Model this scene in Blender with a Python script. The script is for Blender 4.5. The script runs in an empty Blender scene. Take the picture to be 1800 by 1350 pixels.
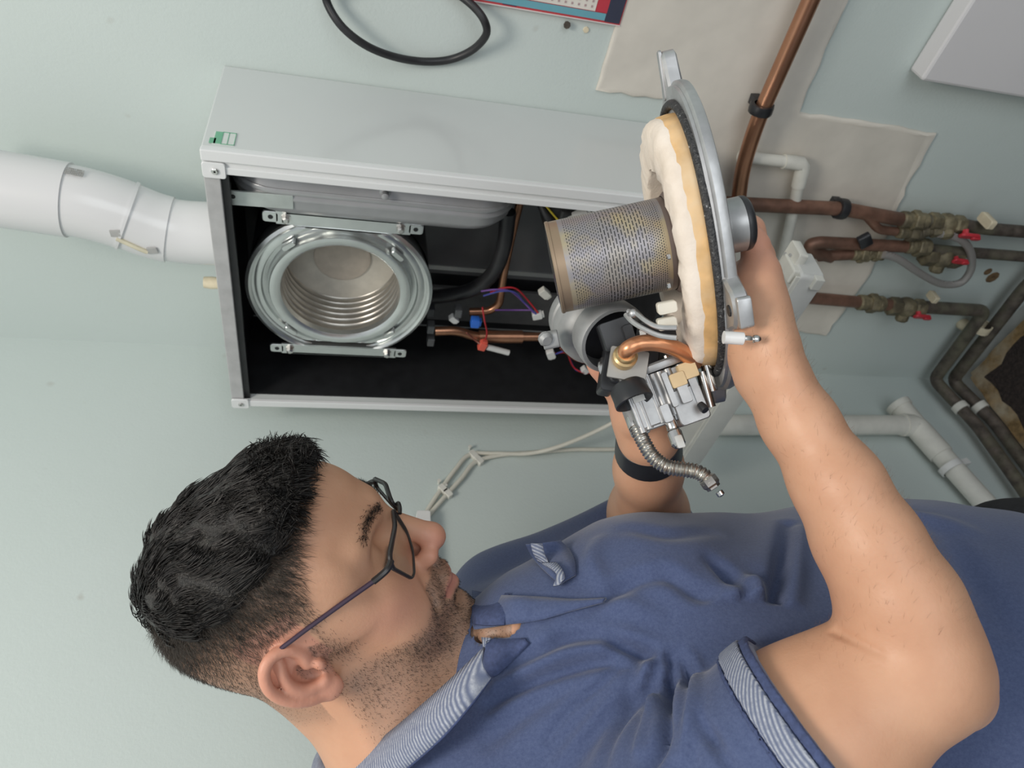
import bpy, math, random
import numpy as np
from mathutils import Vector, Matrix
random.seed(7); rng = np.random.default_rng(11)
scene = bpy.context.scene
col = scene.collection

# ------------------------------------------------------------------ camera, world, lights
FPX = 1241.5
_th, _pi, _ro = math.radians(47.865), math.radians(14.0), math.radians(2.103)
CAM = np.array([0.93, -0.902, 1.33])                  # corner of the room is the origin, z = 0 the floor
_r = np.array([math.cos(_th), math.sin(_th), 0.0])
FW = np.array([-math.sin(_th)*math.cos(_pi), math.cos(_th)*math.cos(_pi), -math.sin(_pi)])
_u = np.cross(_r, FW)
RT = math.cos(_ro)*_r + math.sin(_ro)*_u              # to the right in the upright room
UP = -math.sin(_ro)*_r + math.cos(_ro)*_u             # upwards in the upright room
cd = bpy.data.cameras.new('camera'); cam = bpy.data.objects.new('camera', cd); col.objects.link(cam)
cd.sensor_fit = 'HORIZONTAL'; cd.sensor_width = 36.0; cd.lens = 36.0*FPX/1800.0
cd.clip_start = 0.02; cd.clip_end = 50
cam.matrix_world = Matrix(((-UP[0], RT[0], -FW[0], CAM[0]), (-UP[1], RT[1], -FW[1], CAM[1]),
                           (-UP[2], RT[2], -FW[2], CAM[2]), (0, 0, 0, 1)))   # the phone is held on its side
cd.dof.use_dof = True; cd.dof.focus_distance = 0.56; cd.dof.aperture_fstop = 11.0
scene.camera = cam
world = bpy.data.worlds.new('world'); scene.world = world; world.use_nodes = True
world.node_tree.nodes['Background'].inputs[0].default_value = (0.90, 0.95, 1.0, 1)
world.node_tree.nodes['Background'].inputs[1].default_value = 0.56
def area(name, loc, target, size, power, color, sy=None):
    l = bpy.data.lights.new(name, 'AREA'); l.size = size; l.energy = power; l.color = color
    if sy: l.shape = 'RECTANGLE'; l.size_y = sy
    o = bpy.data.objects.new(name, l); col.objects.link(o); o.location = loc
    o.rotation_euler = (Vector(target)-Vector(loc)).to_track_quat('-Z', 'Y').to_euler()
    return o
area('ceiling_light', (1.05, -1.0, 2.40), (0.60, -0.60, 1.0), 0.45, 12.0, (1.0, 0.93, 0.83))
area('fill_light', (2.2, -1.7, 1.15), (0.25, -0.2, 0.75), 1.1, 8.0, (0.92, 0.97, 1.0))  # added fill from the camera side for face and lower walls, no window known
vs = scene.view_settings
vs.view_transform = 'Standard'; vs.look = 'None'; vs.gamma = 1.0; vs.use_curve_mapping = False
vs.exposure = 0.14

# ------------------------------------------------------------------ coordinates
def C2W(P):                                            # metres right / up / away from the phone -> room
    P = np.asarray(P, float)
    return CAM + P[..., 0:1]*RT + P[..., 1:2]*UP + P[..., 2:3]*FW
def S(x, y, d): return np.array([(675-y)*d/FPX, (900-x)*d/FPX, d])
def SW(x, y, d): return C2W(S(x, y, d))
def ray(x, y): return FW + RT*(675-y)/FPX + UP*(900-x)/FPX
def WA(x, y, off=0.0):                                 # point in front of the right wall (y = 0)
    d = ray(x, y); t = (-off-CAM[1])/d[1]; return CAM+d*t
def WB(x, y, off=0.0):                                 # point in front of the left wall (x = 0)
    d = ray(x, y); t = (off-CAM[0])/d[0]; return CAM+d*t
def VX(v): return (v[0]*RT+v[1]*UP+v[2]*FW)            # direction

# ------------------------------------------------------------------ materials
def srgb(*c):
    return tuple(((v/255)/12.92 if v/255 <= .04045 else ((v/255+.055)/1.055)**2.4) for v in c)
class NT:
    def __init__(s, name):
        s.m = bpy.data.materials.new(name); s.m.use_nodes = True
        s.t = s.m.node_tree; s.b = s.t.nodes['Principled BSDF']
    def n(s, typ, **kw):
        n = s.t.nodes.new(typ)
        for k, v in kw.items():
            if isinstance(v, tuple) and k[0] == '_': pass
            setattr(n, k, v)
        return n
    def l(s, a, b): s.t.links.new(a, b)
    def val(s, node, **kw):
        for k, v in kw.items(): node.inputs[k].default_value = v
        return node
    def coords(s, scale=(1, 1, 1), kind='Object'):
        tc = s.n('ShaderNodeTexCoord'); mp = s.n('ShaderNodeMapping'); mp.inputs['Scale'].default_value = scale
        s.l(tc.outputs[kind], mp.inputs[0]); return mp.outputs[0]
    def noise(s, scale, detail=3.0, vec=None, rough=.55):
        n = s.n('ShaderNodeTexNoise'); n.inputs['Scale'].default_value = scale; n.inputs['Detail'].default_value = detail
        n.inputs['Roughness'].default_value = rough
        s.l(vec if vec is not None else s.coords(), n.inputs['Vector']); return n.outputs['Fac']
    def ramp(s, fac, stops):
        r = s.n('ShaderNodeValToRGB'); e = r.color_ramp.elements
        while len(e) < len(stops): e.new(.5)
        for q, (p, c) in zip(e, stops):
            q.position = p; q.color = (*c, 1) if len(c) == 3 else c
        s.l(fac, r.inputs[0]); return r.outputs[0]
    def mix(s, fac, a, b, blend='MIX'):
        m = s.n('ShaderNodeMix'); m.data_type = 'RGBA'; m.blend_type = blend
        for i, v in ((0, fac), (6, a), (7, b)):
            if hasattr(v, 'node'): s.l(v, m.inputs[i])
            else: m.inputs[i].default_value = v if i == 0 else ((*v, 1) if len(v) == 3 else v)
        return m.outputs[2]
    def math(s, op, a, b=0.0, clamp=False):
        m = s.n('ShaderNodeMath', operation=op); m.use_clamp = clamp
        for i, v in enumerate((a, b)):
            if hasattr(v, 'node'): s.l(v, m.inputs[i])
            else: m.inputs[i].default_value = v
        return m.outputs[0]
    def bump(s, h, strength=.3, dist=.001):
        b = s.n('ShaderNodeBump'); b.inputs['Strength'].default_value = strength; b.inputs['Distance'].default_value = dist
        s.l(h, b.inputs['Height']); s.l(b.outputs[0], s.b.inputs['Normal']); return b
    def attr(s, name):
        a = s.n('ShaderNodeAttribute'); a.attribute_name = name; return a
    def col(s, c):
        if hasattr(c, 'node'): s.l(c, s.b.inputs['Base Color'])
        else: s.b.inputs['Base Color'].default_value = (*c, 1)
        return s
    def pr(s, rough=.5, metal=0., spec=None, **kw):
        s.b.inputs['Roughness'].default_value = rough; s.b.inputs['Metallic'].default_value = metal
        if spec is not None: s.b.inputs['Specular IOR Level'].default_value = spec
        for k, v in kw.items(): s.b.inputs[k.replace('_', ' ')].default_value = v
        return s
def simple(name, c, rough=.5, metal=0., var=.12, scale=40, bump=0., spec=None, dirt=None):
    t = NT(name); n = t.noise(scale)
    c1 = tuple(min(1, v*(1+var)) for v in c); c0 = tuple(v*(1-var) for v in c)
    f = t.ramp(n, [(.3, c0), (.7, c1)])
    if dirt: 
        n2 = t.noise(scale*.35, 5)
        f = t.mix(t.ramp(n2, [(.45, (0, 0, 0)), (.7, (1, 1, 1))]), f, dirt)
    t.col(f).pr(rough, metal, spec)
    if bump: t.bump(n, bump, .002)
    return t.m
M = {}

# ------------------------------------------------------------------ mesh building
def link(o, parent=None, loc=None):
    col.objects.link(o)
    if loc is not None: o.location = Vector(loc)
    if parent is not None: o.parent = parent
    return o
def wloc(o):
    v = np.zeros(3)
    while o is not None: v = v+np.array(o.location); o = o.parent
    return v
def tag(o, label=None, cat=None, group=None, kind=None):
    for k, v in (('label', label), ('category', cat), ('group', group), ('kind', kind)):
        if v: o[k] = v
    return o
def thing(name, label, cat, loc, group=None):
    o = bpy.data.objects.new(name, None); o.empty_display_size = .05; link(o, None, loc)
    return tag(o, label, cat, group)
def mesh_obj(name, V, Fs, mat, parent=None, smooth=False, loc=None, sharp=None):
    V = np.asarray(V, float); base = wloc(parent) if parent is not None else np.zeros(3)
    l = np.zeros(3) if loc is None else np.asarray(loc, float)-base
    me = bpy.data.meshes.new(name); me.from_pydata((V-base-l).tolist(), [], Fs if isinstance(Fs, list) else Fs.tolist())
    me.validate(); 
    if smooth:
        me.polygons.foreach_set('use_smooth', [True]*len(me.polygons))
        if sharp: me.set_sharp_from_angle(angle=math.radians(sharp))
    if mat is not None:
        for m_ in (mat if isinstance(mat, (list, tuple)) else [mat]): me.materials.append(m_)
    return link(bpy.data.objects.new(name, me), parent, l)
def unit(v): v = np.asarray(v, float); return v/(np.linalg.norm(v)+1e-12)
def perp(d):
    d = unit(d); a = np.array([0, 0, 1.]) if abs(d[2]) < .9 else np.array([1., 0, 0])
    u = unit(np.cross(a, d)); return u, np.cross(d, u)
def spline(pts, n=8, closed=False):                    # Catmull-Rom through the points
    P = [np.asarray(p, float) for p in pts]; N = len(P); out = []
    rngN = N if closed else N-1
    for i in range(rngN):
        g = (lambda j: P[j % N]) if closed else (lambda j: P[min(max(j, 0), N-1)])
        a, b, c, d = g(i-1), g(i), g(i+1), g(i+2)
        for k in range(n):
            t = k/n
            out.append(.5*((2*b)+(c-a)*t+(2*a-5*b+4*c-d)*t*t+(3*b-a-3*c+d)*t**3))
    if not closed: out.append(P[-1])
    return out
def fillet(pts, r, n=6):                               # straight runs with rounded bends
    P = [np.asarray(p, float) for p in pts]; out = [P[0]]
    for a, b, c in zip(P, P[1:], P[2:]):
        u, v = unit(a-b), unit(c-b); q = min(r, .45*np.linalg.norm(a-b), .45*np.linalg.norm(c-b))
        s, e = b+u*q, b+v*q
        for k in range(n+1):
            t = k/n; out.append((1-t)**2*s+2*t*(1-t)*b+t*t*e)
    return out+[P[-1]]
class MB:
    def __init__(s): s.V = []; s.F = []; s.mi = []; s.cur = 0
    def add(s, V, F):
        b = len(s.V); s.V += [tuple(v) for v in np.asarray(V)]; s.F += [tuple(int(i)+b for i in f) for f in F]; s.mi += [s.cur]*len(F); return s
    def box(s, c, h, ax=None):
        c = np.asarray(c, float); ax = np.eye(3) if ax is None else np.asarray(ax, float)
        V = [c+ax[0]*h[0]*i+ax[1]*h[1]*j+ax[2]*h[2]*k for i in (-1, 1) for j in (-1, 1) for k in (-1, 1)]
        F = [(0, 1, 3, 2), (4, 6, 7, 5), (0, 4, 5, 1), (2, 3, 7, 6), (0, 2, 6, 4), (1, 5, 7, 3)]
        if np.linalg.det(ax) < 0: F = [f[::-1] for f in F]
        return s.add(V, F)
    def rbox(s, c, h, r, ax=None, n=4):                # box with rounded edges round its third axis and a chamfer
        ax = np.eye(3) if ax is None else np.asarray(ax, float)
        poly = []
        for sx, sy, a0 in ((1, 1, 0), (-1, 1, 90), (-1, -1, 180), (1, -1, 270)):
            for k in range(n+1):
                a = math.radians(a0+90*k/n); poly.append((sx*(h[0]-r)+r*math.cos(a), sy*(h[1]-r)+r*math.sin(a)))
        ch = min(r*.3, h[2]*.5)
        return s.loft(c, ax, poly, [(-h[2], ch), (-h[2]+ch, 0), (h[2]-ch, 0), (h[2], ch)])
    def loft(s, c, ax, poly, levels):                  # poly in ax0/ax1, levels (height on ax2, inset)
        c = np.asarray(c, float); ax = np.asarray(ax, float); poly = np.asarray(poly, float); N = len(poly)
        ctr = poly.mean(0); V = []
        for hgt, ins in levels:
            d = poly-ctr; L = np.linalg.norm(d, axis=1, keepdims=True); q = ctr+d*(1-ins/np.maximum(L, 1e-9))
            for p in q: V.append(c+ax[0]*p[0]+ax[1]*p[1]+ax[2]*hgt)
        F = [tuple(range(N))[::-1], tuple(range((len(levels)-1)*N, len(levels)*N))]
        for l in range(len(levels)-1):
            for i in range(N):
                j = (i+1) % N; F.append((l*N+i, l*N+j, (l+1)*N+j, (l+1)*N+i))
        if np.linalg.det(ax) < 0: F = [f[::-1] for f in F]
        return s.add(V, F)
    def tube(s, pts, r, n=10, closed=False, cap=True):
        P = [np.asarray(p, float) for p in pts]; N = len(P); R_ = r if hasattr(r, '__len__') else [r]*N
        V = []; u = None
        for i in range(N):
            d = unit((P[(i+1) % N] if (closed or i < N-1) else P[i])-(P[i-1] if (closed or i > 0) else P[i]))
            if u is None: u, v = perp(d)
            else:
                u = unit(u-d*(u@d)); v = np.cross(d, u)
            for k in range(n):
                a = 2*math.pi*k/n; V.append(P[i]+(u*math.cos(a)+v*math.sin(a))*R_[i])
        F = []
        for i in range(N if closed else N-1):
            j = (i+1) % N
            for k in range(n):
                l = (k+1) % n; F.append((i*n+k, i*n+l, j*n+l, j*n+k))
        if not closed and cap: F += [tuple(range(n))[::-1], tuple(range((N-1)*n, N*n))]
        return s.add(V, F)
    def lathe(s, o, axis, prof, n=24, cap=True, arc=None):
        o = np.asarray(o, float); d = unit(axis); u, v = perp(d); V = []
        for r, h in prof:
            for k in range(n):
                a = 2*math.pi*k/n; V.append(o+d*h+(u*math.cos(a)+v*math.sin(a))*r)
        F = []
        for i in range(len(prof)-1):
            for k in range(n):
                l = (k+1) % n; F.append((i*n+k, i*n+l, (i+1)*n+l, (i+1)*n+k))
        if cap: F += [tuple(range(n))[::-1], tuple(range((len(prof)-1)*n, len(prof)*n))]
        return s.add(V, F)
    def ball(s, c, r, n=10, ax=None):
        c = np.asarray(c, float); r = np.ones(3)*r; ax = np.eye(3) if ax is None else np.asarray(ax, float)
        prof = [(max(1e-4, math.sin(math.pi*i/n)), -math.cos(math.pi*i/n)) for i in range(n+1)]
        q = MB().lathe((0, 0, 0), (0, 0, 1), prof, 2*n)
        return s.add([c+ax.T@(np.array(p)*r) for p in q.V], q.F)
    def build(s, name, mat, parent=None, smooth=False, bevel=0., loc=None, sharp=40, seg=2):
        o = mesh_obj(name, s.V, s.F, mat, parent, smooth, loc, sharp if smooth else None)
        if any(s.mi): o.data.polygons.foreach_set('material_index', s.mi)
        if bevel:
            b = o.modifiers.new('bevel', 'BEVEL'); b.width = bevel; b.segments = seg; b.limit_method = 'ANGLE'; b.angle_limit = math.radians(35)
            b.harden_normals = False
        return o

# ------------------------------------------------------------------ implicit surfaces -> one continuous mesh
class Field:
    def __init__(s): s.ops = []
    def add(s, f, c, r, k=.01, op='u'):
        s.ops.append((f, np.asarray(c, float), float(r), float(k), op)); return s
    def cone(s, a, b, ra, rb, k=.01, op='u', flat=None, fk=1.):
        a = np.asarray(a, float); b = np.asarray(b, float); ab = b-a; L2 = ab@ab+1e-12; fl = None if flat is None else unit(flat)
        def f(P):
            t = np.clip((P-a)@ab/L2, 0, 1); v = P-a-t[:, None]*ab
            if fl is not None: v = v+((v@fl)*(1/fk-1))[:, None]*fl
            return np.sqrt((v*v).sum(1))-(ra+(rb-ra)*t)
        return s.add(f, (a+b)/2, math.sqrt(L2)/2+max(ra, rb)*max(1, fk), k, op)
    def chain(s, pts, rs, k=.01, op='u', flat=None, fk=1.):
        for i in range(len(pts)-1): s.cone(pts[i], pts[i+1], rs[i], rs[i+1], k, op, flat, fk)
        return s
    def ell(s, c, rad, ax=None, k=.01, op='u'):
        c = np.asarray(c, float); rad = np.asarray(rad, float); ax = np.eye(3) if ax is None else np.asarray(ax, float)
        def f(P):
            q = (P-c)@ax; k0 = np.sqrt(((q/rad)**2).sum(1)); k1 = np.sqrt(((q/rad**2)**2).sum(1))
            return np.maximum(np.where(k0 < 1e-6, -rad.min(), k0*(k0-1)/np.maximum(k1, 1e-9)), np.sqrt((q*q).sum(1))-rad.max())
        return s.add(f, c, rad.max(), k, op)
    def __call__(s, P, c=None, rr=0.):
        d = np.full(len(P), 1.0)
        for f, bc, br, k, op in s.ops:
            if c is not None and op != 'i' and np.linalg.norm(bc-c)-br > rr+2.2*k+.02: continue
            e = f(P)
            if op == 'u':
                h = np.maximum(k-np.abs(d-e), 0)/k if k > 0 else 0
                d = np.minimum(d, e)-h*h*k*.25
            elif op == 's':
                e = -e; h = np.maximum(k-np.abs(d-e), 0)/k if k > 0 else 0
                d = np.maximum(d, e)+h*h*k*.25
            else:
                h = np.maximum(k-np.abs(d-e), 0)/k if k > 0 else 0
                d = np.maximum(d, e)+h*h*k*.25
        return d
def polygonise(field, lo, hi, vox, B=16, margin=1.35, pad=.022):
    lo = np.asarray(lo, float); hi = np.asarray(hi, float); nb = np.ceil((hi-lo)/(vox*B)).astype(int)
    g = np.stack(np.meshgrid(*[np.arange(n) for n in nb], indexing='ij'), -1).reshape(-1, 3)
    cen = lo+(g+.5)*vox*B; rad = vox*B*.5*1.7321
    act = np.concatenate([np.abs(field(cen[i:i+4096])) < rad*margin+pad for i in range(0, len(cen), 4096)])
    g = g[act]; cen = cen[act]
    i0 = np.stack(np.meshgrid(*[np.arange(B+1)]*3, indexing='ij'), -1).reshape(-1, 3)
    corner = np.array([(i, j, k) for i in (0, 1) for j in (0, 1) for k in (0, 1)])
    edges = [(a, b) for a in range(8) for b in range(a+1, 8) if np.abs(corner[a]-corner[b]).sum() == 1]
    keyf = lambda q: ((q[:, 0]+2)*100003+(q[:, 1]+2))*100003+(q[:, 2]+2)
    K = []; PV = []; Q = []
    for bg, bc in zip(g, cen):
        base = bg*B
        D = field(lo+(i0+base)*vox, bc, rad).reshape(B+1, B+1, B+1); sg = D < 0
        if sg.all() or not sg.any(): continue
        cnt = sum(sg[i:B+i, j:B+j, k:B+k].astype(np.int8) for i, j, k in corner)
        cells = np.argwhere((cnt > 0) & (cnt < 8))
        cv = np.stack([D[cells[:, 0]+i, cells[:, 1]+j, cells[:, 2]+k] for i, j, k in corner], 1)
        acc = np.zeros((len(cells), 3)); w = np.zeros(len(cells))
        for a, b in edges:
            m = (cv[:, a] < 0) != (cv[:, b] < 0)
            t = np.where(m, cv[:, a]/np.where(m, cv[:, a]-cv[:, b], 1), 0)
            acc += np.where(m[:, None], corner[a]+t[:, None]*(corner[b]-corner[a]), 0); w += m
        PV.append(lo+(cells+base+acc/w[:, None])*vox); K.append(keyf(cells+base))
        for ax in range(3):
            a1, a2 = (ax+1) % 3, (ax+2) % 3
            s0 = sg[:B, :B, :B]; s1 = np.roll(sg, -1, ax)[:B, :B, :B]
            e = np.argwhere(s0 != s1)
            if not len(e): continue
            fl = s0[e[:, 0], e[:, 1], e[:, 2]]; G = e+base
            o1 = np.zeros(3, int); o1[a1] = 1; o2 = np.zeros(3, int); o2[a2] = 1
            q = np.stack([keyf(G-o1-o2), keyf(G-o2), keyf(G), keyf(G-o1)], 1)
            q[~fl] = q[~fl][:, ::-1]; Q.append(q)
    K = np.concatenate(K); PV = np.concatenate(PV); Q = np.concatenate(Q)
    o = np.argsort(K); K = K[o]; PV = PV[o]
    idx = np.searchsorted(K, Q); idx = np.minimum(idx, len(K)-1); ok = (K[idx] == Q).all(1)
    return PV, idx[ok]
def relax(V, Fq, it=2, lam=.5):
    a = np.concatenate([Fq[:, i] for i in range(4)]); b = np.concatenate([Fq[:, (i+1) % 4] for i in range(4)])
    for _ in range(it):
        acc = np.zeros_like(V); c = np.zeros(len(V)); np.add.at(acc, a, V[b]); np.add.at(acc, b, V[a]); np.add.at(c, a, 1); np.add.at(c, b, 1)
        V = V+lam*(acc/np.maximum(c, 1)[:, None]-V)
    return V
def vnormals(V, Fq):
    n = np.cross(V[Fq[:, 2]]-V[Fq[:, 0]], V[Fq[:, 3]]-V[Fq[:, 1]]); N = np.zeros_like(V)
    for i in range(4): np.add.at(N, Fq[:, i], n)
    return N/np.maximum(np.linalg.norm(N, axis=1, keepdims=True), 1e-12)
def sstep(a, b, x): t = np.clip((x-a)/(b-a), 0, 1); return t*t*(3-2*t)
# ------------------------------------------------------------------ room shell
def WZ(x, y, z=0.0):
    d = ray(x, y); return CAM+d*((z-CAM[2])/d[2])
def wall_paint(name, base, blot):
    t = NT(name); v = t.coords()
    big = t.noise(2.2, 4, v); fine = t.noise(240, 2, v); spots = t.noise(26, 2, v, .4)
    c = t.ramp(big, [(.3, base), (.7, blot)])
    c = t.mix(t.ramp(spots, [(.73, (0, 0, 0)), (.79, (.5, .5, .5))]), c, (.42, .42, .38))
    t.col(c).pr(.62, spec=.3); t.bump(t.math('ADD', fine, t.math('MULTIPLY', t.noise(35, 3, v), 1.5)), .22, .0012)
    return t.m
M['paint'] = wall_paint('mint_wall_paint', (.535, .60, .575), (.56, .62, .60))
M['plaster'] = simple('cream_plaster', (.665, .625, .555), .85, var=.06, scale=18, bump=.35)
M['white'] = simple('white_enamel', (.72, .73, .73), .28, var=.02, scale=5)
M['white_matte'] = simple('white_plastic', (.70, .70, .68), .4, var=.03)
M['offwhite'] = simple('aged_white_plastic', (.66, .65, .59), .42, var=.08, scale=30)
M['cream_plastic'] = simple('yellowed_plastic', (.66, .58, .42), .5, var=.12, scale=60)
M['copper'] = simple('copper', (.50, .25, .15), .30, .85, var=.25, scale=30, dirt=(.20, .10, .06))
M['copper_dull'] = simple('dull_copper', (.25, .135, .095), .5, .55, var=.3, scale=35, dirt=(.10, .065, .05))
M['copper_bright'] = simple('bright_copper', (.72, .33, .17), .3, .8, var=.15, scale=50)
M['tarnish'] = simple('tarnished_pipe', (.10, .082, .068), .6, .3, var=.5, scale=55, bump=.3, dirt=(.17, .16, .11))
M['corroded'] = simple('corroded_brass', (.20, .17, .105), .62, .35, var=.5, scale=70, bump=.6, dirt=(.10, .085, .06))
M['rubber'] = simple('black_rubber', (.018, .018, .02), .42, var=.3)
M['black_plastic'] = simple('black_plastic', (.022, .023, .026), .38, var=.25)
M['red'] = simple('red_plastic', (.52, .035, .05), .4, var=.15)
def struct(mb, name, mat, **k): return tag(mb.build(name, mat, **k), kind='structure')
wr = struct(MB().box((1.45, .05, 1.25), (1.55, .05, 1.25)), 'wall_right', M['paint'])
wl = struct(MB().box((-.05, -1.4, 1.25), (.05, 1.5, 1.25)), 'wall_left', M['paint'])
M['floor'] = simple('painted_floor', (.45, .45, .43), .6, var=.15, scale=14, bump=.3)
fl = struct(MB().box((1.45, -1.4, -.03), (1.55, 1.5, .03)), 'floor', M['floor'])
# plaster patches: ragged sheets a few millimetres proud of the paint
def ragged(pts, step=.018, amp=.002):
    out = []
    for a, b in zip(pts, pts[1:]+pts[:1]):
        a = np.array(a); b = np.array(b); n = max(1, int(np.linalg.norm(b-a)/step))
        for k in range(n):
            p = a+(b-a)*k/n; out.append(p+rng.normal(0, amp, 2)*(1 if k else .3))
    return out
def patch(name, px, wall, thick, label, mat=None):
    q = [WA(*p) for p in px]; P = np.array(ragged([(p[0], p[2]) for p in q], .016, .0014)); N = len(P)
    area_ = .5*np.sum(P[:, 0]*np.roll(P[:, 1], -1)-np.roll(P[:, 0], -1)*P[:, 1]); V = []; F = []
    tg = np.roll(P, -1, 0)-np.roll(P, 1, 0); tg /= np.linalg.norm(tg, axis=1, keepdims=True)
    inn = np.stack([-tg[:, 1], tg[:, 0]], 1)*(1 if area_ > 0 else -1)
    for ins, h, jit in ((0, .0004, 0), (.0006, thick*.8, .12), (.003, thick*1.15, .12), (.007, thick, .1)):
        for k in range(N):
            w = P[k]+inn[k]*ins; V.append((w[0], -max(h+rng.normal(0, thick*jit) if jit else h, .0004), w[1]))
    for i in range(3):
        for k in range(N):
            l = (k+1) % N; F.append((i*N+k, i*N+l, (i+1)*N+l, (i+1)*N+k))
    F.append(tuple(range(3*N, 4*N)))
    return mesh_obj(name, V, F, mat or M['plaster'], wall, True, None, 50)
patch('plaster_patch', [(1092, -70), (1080, 45), (1047, 157), (1172, 173), (1200, 330), (1290, 520), (1390, 578), (1450, 590), (1530, 478), (1575, 370), (1602, 310), (1645, 233), (1500, 208), (1404, 196), (1440, 112), (1497, -20), (1520, -70)], wr, .0042, None)
# small stains, dents and nail of the walls
st = MB()
for x, y, r in ((1745, 488, .013), (1737, 478, .008)):
    p = WA(x, y, .0008); st.lathe(p+np.array([0, .0007, 0]), (0, -1, 0), [(r*1.0, 0), (r*.9, .001)], 9)
st.build('wall_stain', simple('rust_stain', (.16, .10, .05), .9, var=.4, scale=90), wr)
nl = MB().lathe(WA(995, 40, 0), (0, -1, 0), [(.002, 0), (.002, .006), (.0045, .006), (.0045, .008)], 8)
nl.build('nail', M['tarnish'], wr)
nl2 = MB().lathe(WA(1030, 52, 0), (0, -1, 0), [(.004, 0), (.0035, .002)], 7); nl2.build('wall_plug', M['cream_plastic'], wr)
# worn dark floor covering, with its frayed tan edge, lying inside a pale painted margin
cz = WZ(1712, 660, .004); 
cm = NT('dark_carpet'); cv = cm.coords(); cm.col(cm.ramp(cm.noise(160, 4, cv, .7), [(.35, (.018, .013, .012)), (.7, (.06, .043, .037))])).pr(.95); cm.bump(cm.noise(300, 2, cv), .8, .004)
carpet = MB().box((cz[0]+.9, cz[1]-.9, .004), (.9, .9, .004)).build('carpet', cm.m)
tag(carpet, 'dark brown worn carpet on the floor in the room corner', 'carpet')
em = simple('frayed_backing', (.26, .17, .075), .95, var=.5, scale=55, bump=.8, dirt=(.42, .36, .26))
for (a, b) in (((cz[0], cz[1]), (cz[0]+1.3, cz[1])), ((cz[0], cz[1]), (cz[0], cz[1]-1.3))):
    e = MB(); a = np.array(a); b = np.array(b); n = 60; V = []; nrm = np.array([0, 1.]) if a[1] == b[1] else np.array([-1., 0])
    wid = .022
    for k in range(n+1):
        p = a+(b-a)*k/n; o1 = p+nrm*(.004+rng.uniform(0, .005)); o2 = p-nrm*(wid+rng.uniform(-.009, .01))
        V += [(o1[0], o1[1], .0005), (o1[0], o1[1], .0085), (o2[0], o2[1], .0088), (o2[0], o2[1], .0005)]
    F = []
    for k in range(n):
        for j in range(3): F.append((k*4+j, k*4+j+1, k*4+j+5, k*4+j+4))
    e.add(V, F); e.build('frayed_edge', em, carpet)

# ------------------------------------------------------------------ things on the right wall
# white wall cabinet at the lower right
ca = WA(1607, 146, .05); cb = WA(1600, 140, 0)
dpt = .036
p1 = WA(1620, 143, dpt)
m = MB(); m.box((p1[0]+.5, -dpt/2, p1[2]-.36), (.5, dpt/2-.001, .36)); 
cab = m.build('white_wall_panel', simple('white_gloss_panel', (.66, .645, .65), .35, var=.02, scale=4), bevel=.004)
tag(cab, 'flat white rectangular panel on the wall right of the pipes', 'panel')
# black hose ring hung on the wall
ring_px = [(572, -6), (597, 42), (640, 78), (690, 99), (742, 108), (790, 105), (830, 88), (854, 62), (852, 38), (833, 12), (800, -14), (750, -42), (690, -62), (630, -64), (585, -42)]
rg = MB().tube(spline([WA(x, y, .018+.012*math.sin(i)) for i, (x, y) in enumerate(ring_px)], 6, True), .0048, 12, True)
tag(rg.build('black_hose', M['rubber'], smooth=True, sharp=60), 'loop of black rubber hose hanging on the mint wall', 'hose')
# calendar
cal0, cal1, cal2 = WA(1089, 45, .006), WA(830, 1, .006), WA(1100, -60, .006)
ux = unit(cal1-cal0)                                  # up along its left edge
uy = np.array([1., 0, 0]); uy = unit(uy-ux*(uy@ux)); nz = np.cross(ux, uy); nz = nz if nz[1] < 0 else -nz
Lh = np.linalg.norm(cal1-cal0)*1.15; Lw = .30
calendar = thing('wall_calendar', 'red and teal calendar sheet hanging on the wall beside the hose', 'calendar', cal0)
def sheet(name, a0, a1, b0, b1, mat, h=.0012, z0=0., parent=calendar):
    c = cal0+ux*(a0+a1)/2+uy*(b0+b1)/2+nz*(z0+h/2)
    return MB().box(c, ((a1-a0)/2, (b1-b0)/2, h/2), (ux, uy, nz)).build(name, mat, parent)
pm = lambda n, c: simple(n, c, .55, var=.05)
sheet('backing_board', 0, Lh, 0, Lw, pm('calendar_red', (.50, .05, .06)), .004, -.004)
sheet('white_page_edge', 0.0, Lh, -.0006, .0004, pm('page_edge', (.72, .66, .64)), .002, -.001)
sheet('navy_block', .0015, .021, .002, Lw, pm('calendar_navy', (.035, .04, .07)), .0008)
sheet('red_block', .021, .036, .012, Lw, pm('calendar_red2', (.48, .04, .06)), .0008)
sheet('teal_strip', .0215, Lh*.95, .003, .011, pm('calendar_teal', (.14, .36, .43)), .0010)
sheet('date_page', .0365, Lh*.62, .012, Lw, pm('calendar_page', (.70, .66, .60)), .0008)
rows = MB()
for i in range(13):
    for j in range(26):
        a = .040+i*.0085; b = .015+j*.0062
        rows.box(cal0+ux*(a+.002)+uy*(b+.0018)+nz*.0011, (.0012, .0013, .0002), (ux, uy, nz))
ro = rows.build('date_marks', pm('date_ink', (.42, .30, .30)), calendar); ro['kind'] = 'stuff'
sheet('navy_heading', Lh*.62, Lh*.7, .002, Lw, pm('calendar_navy2', (.05, .04, .08)), .0009)

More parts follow.
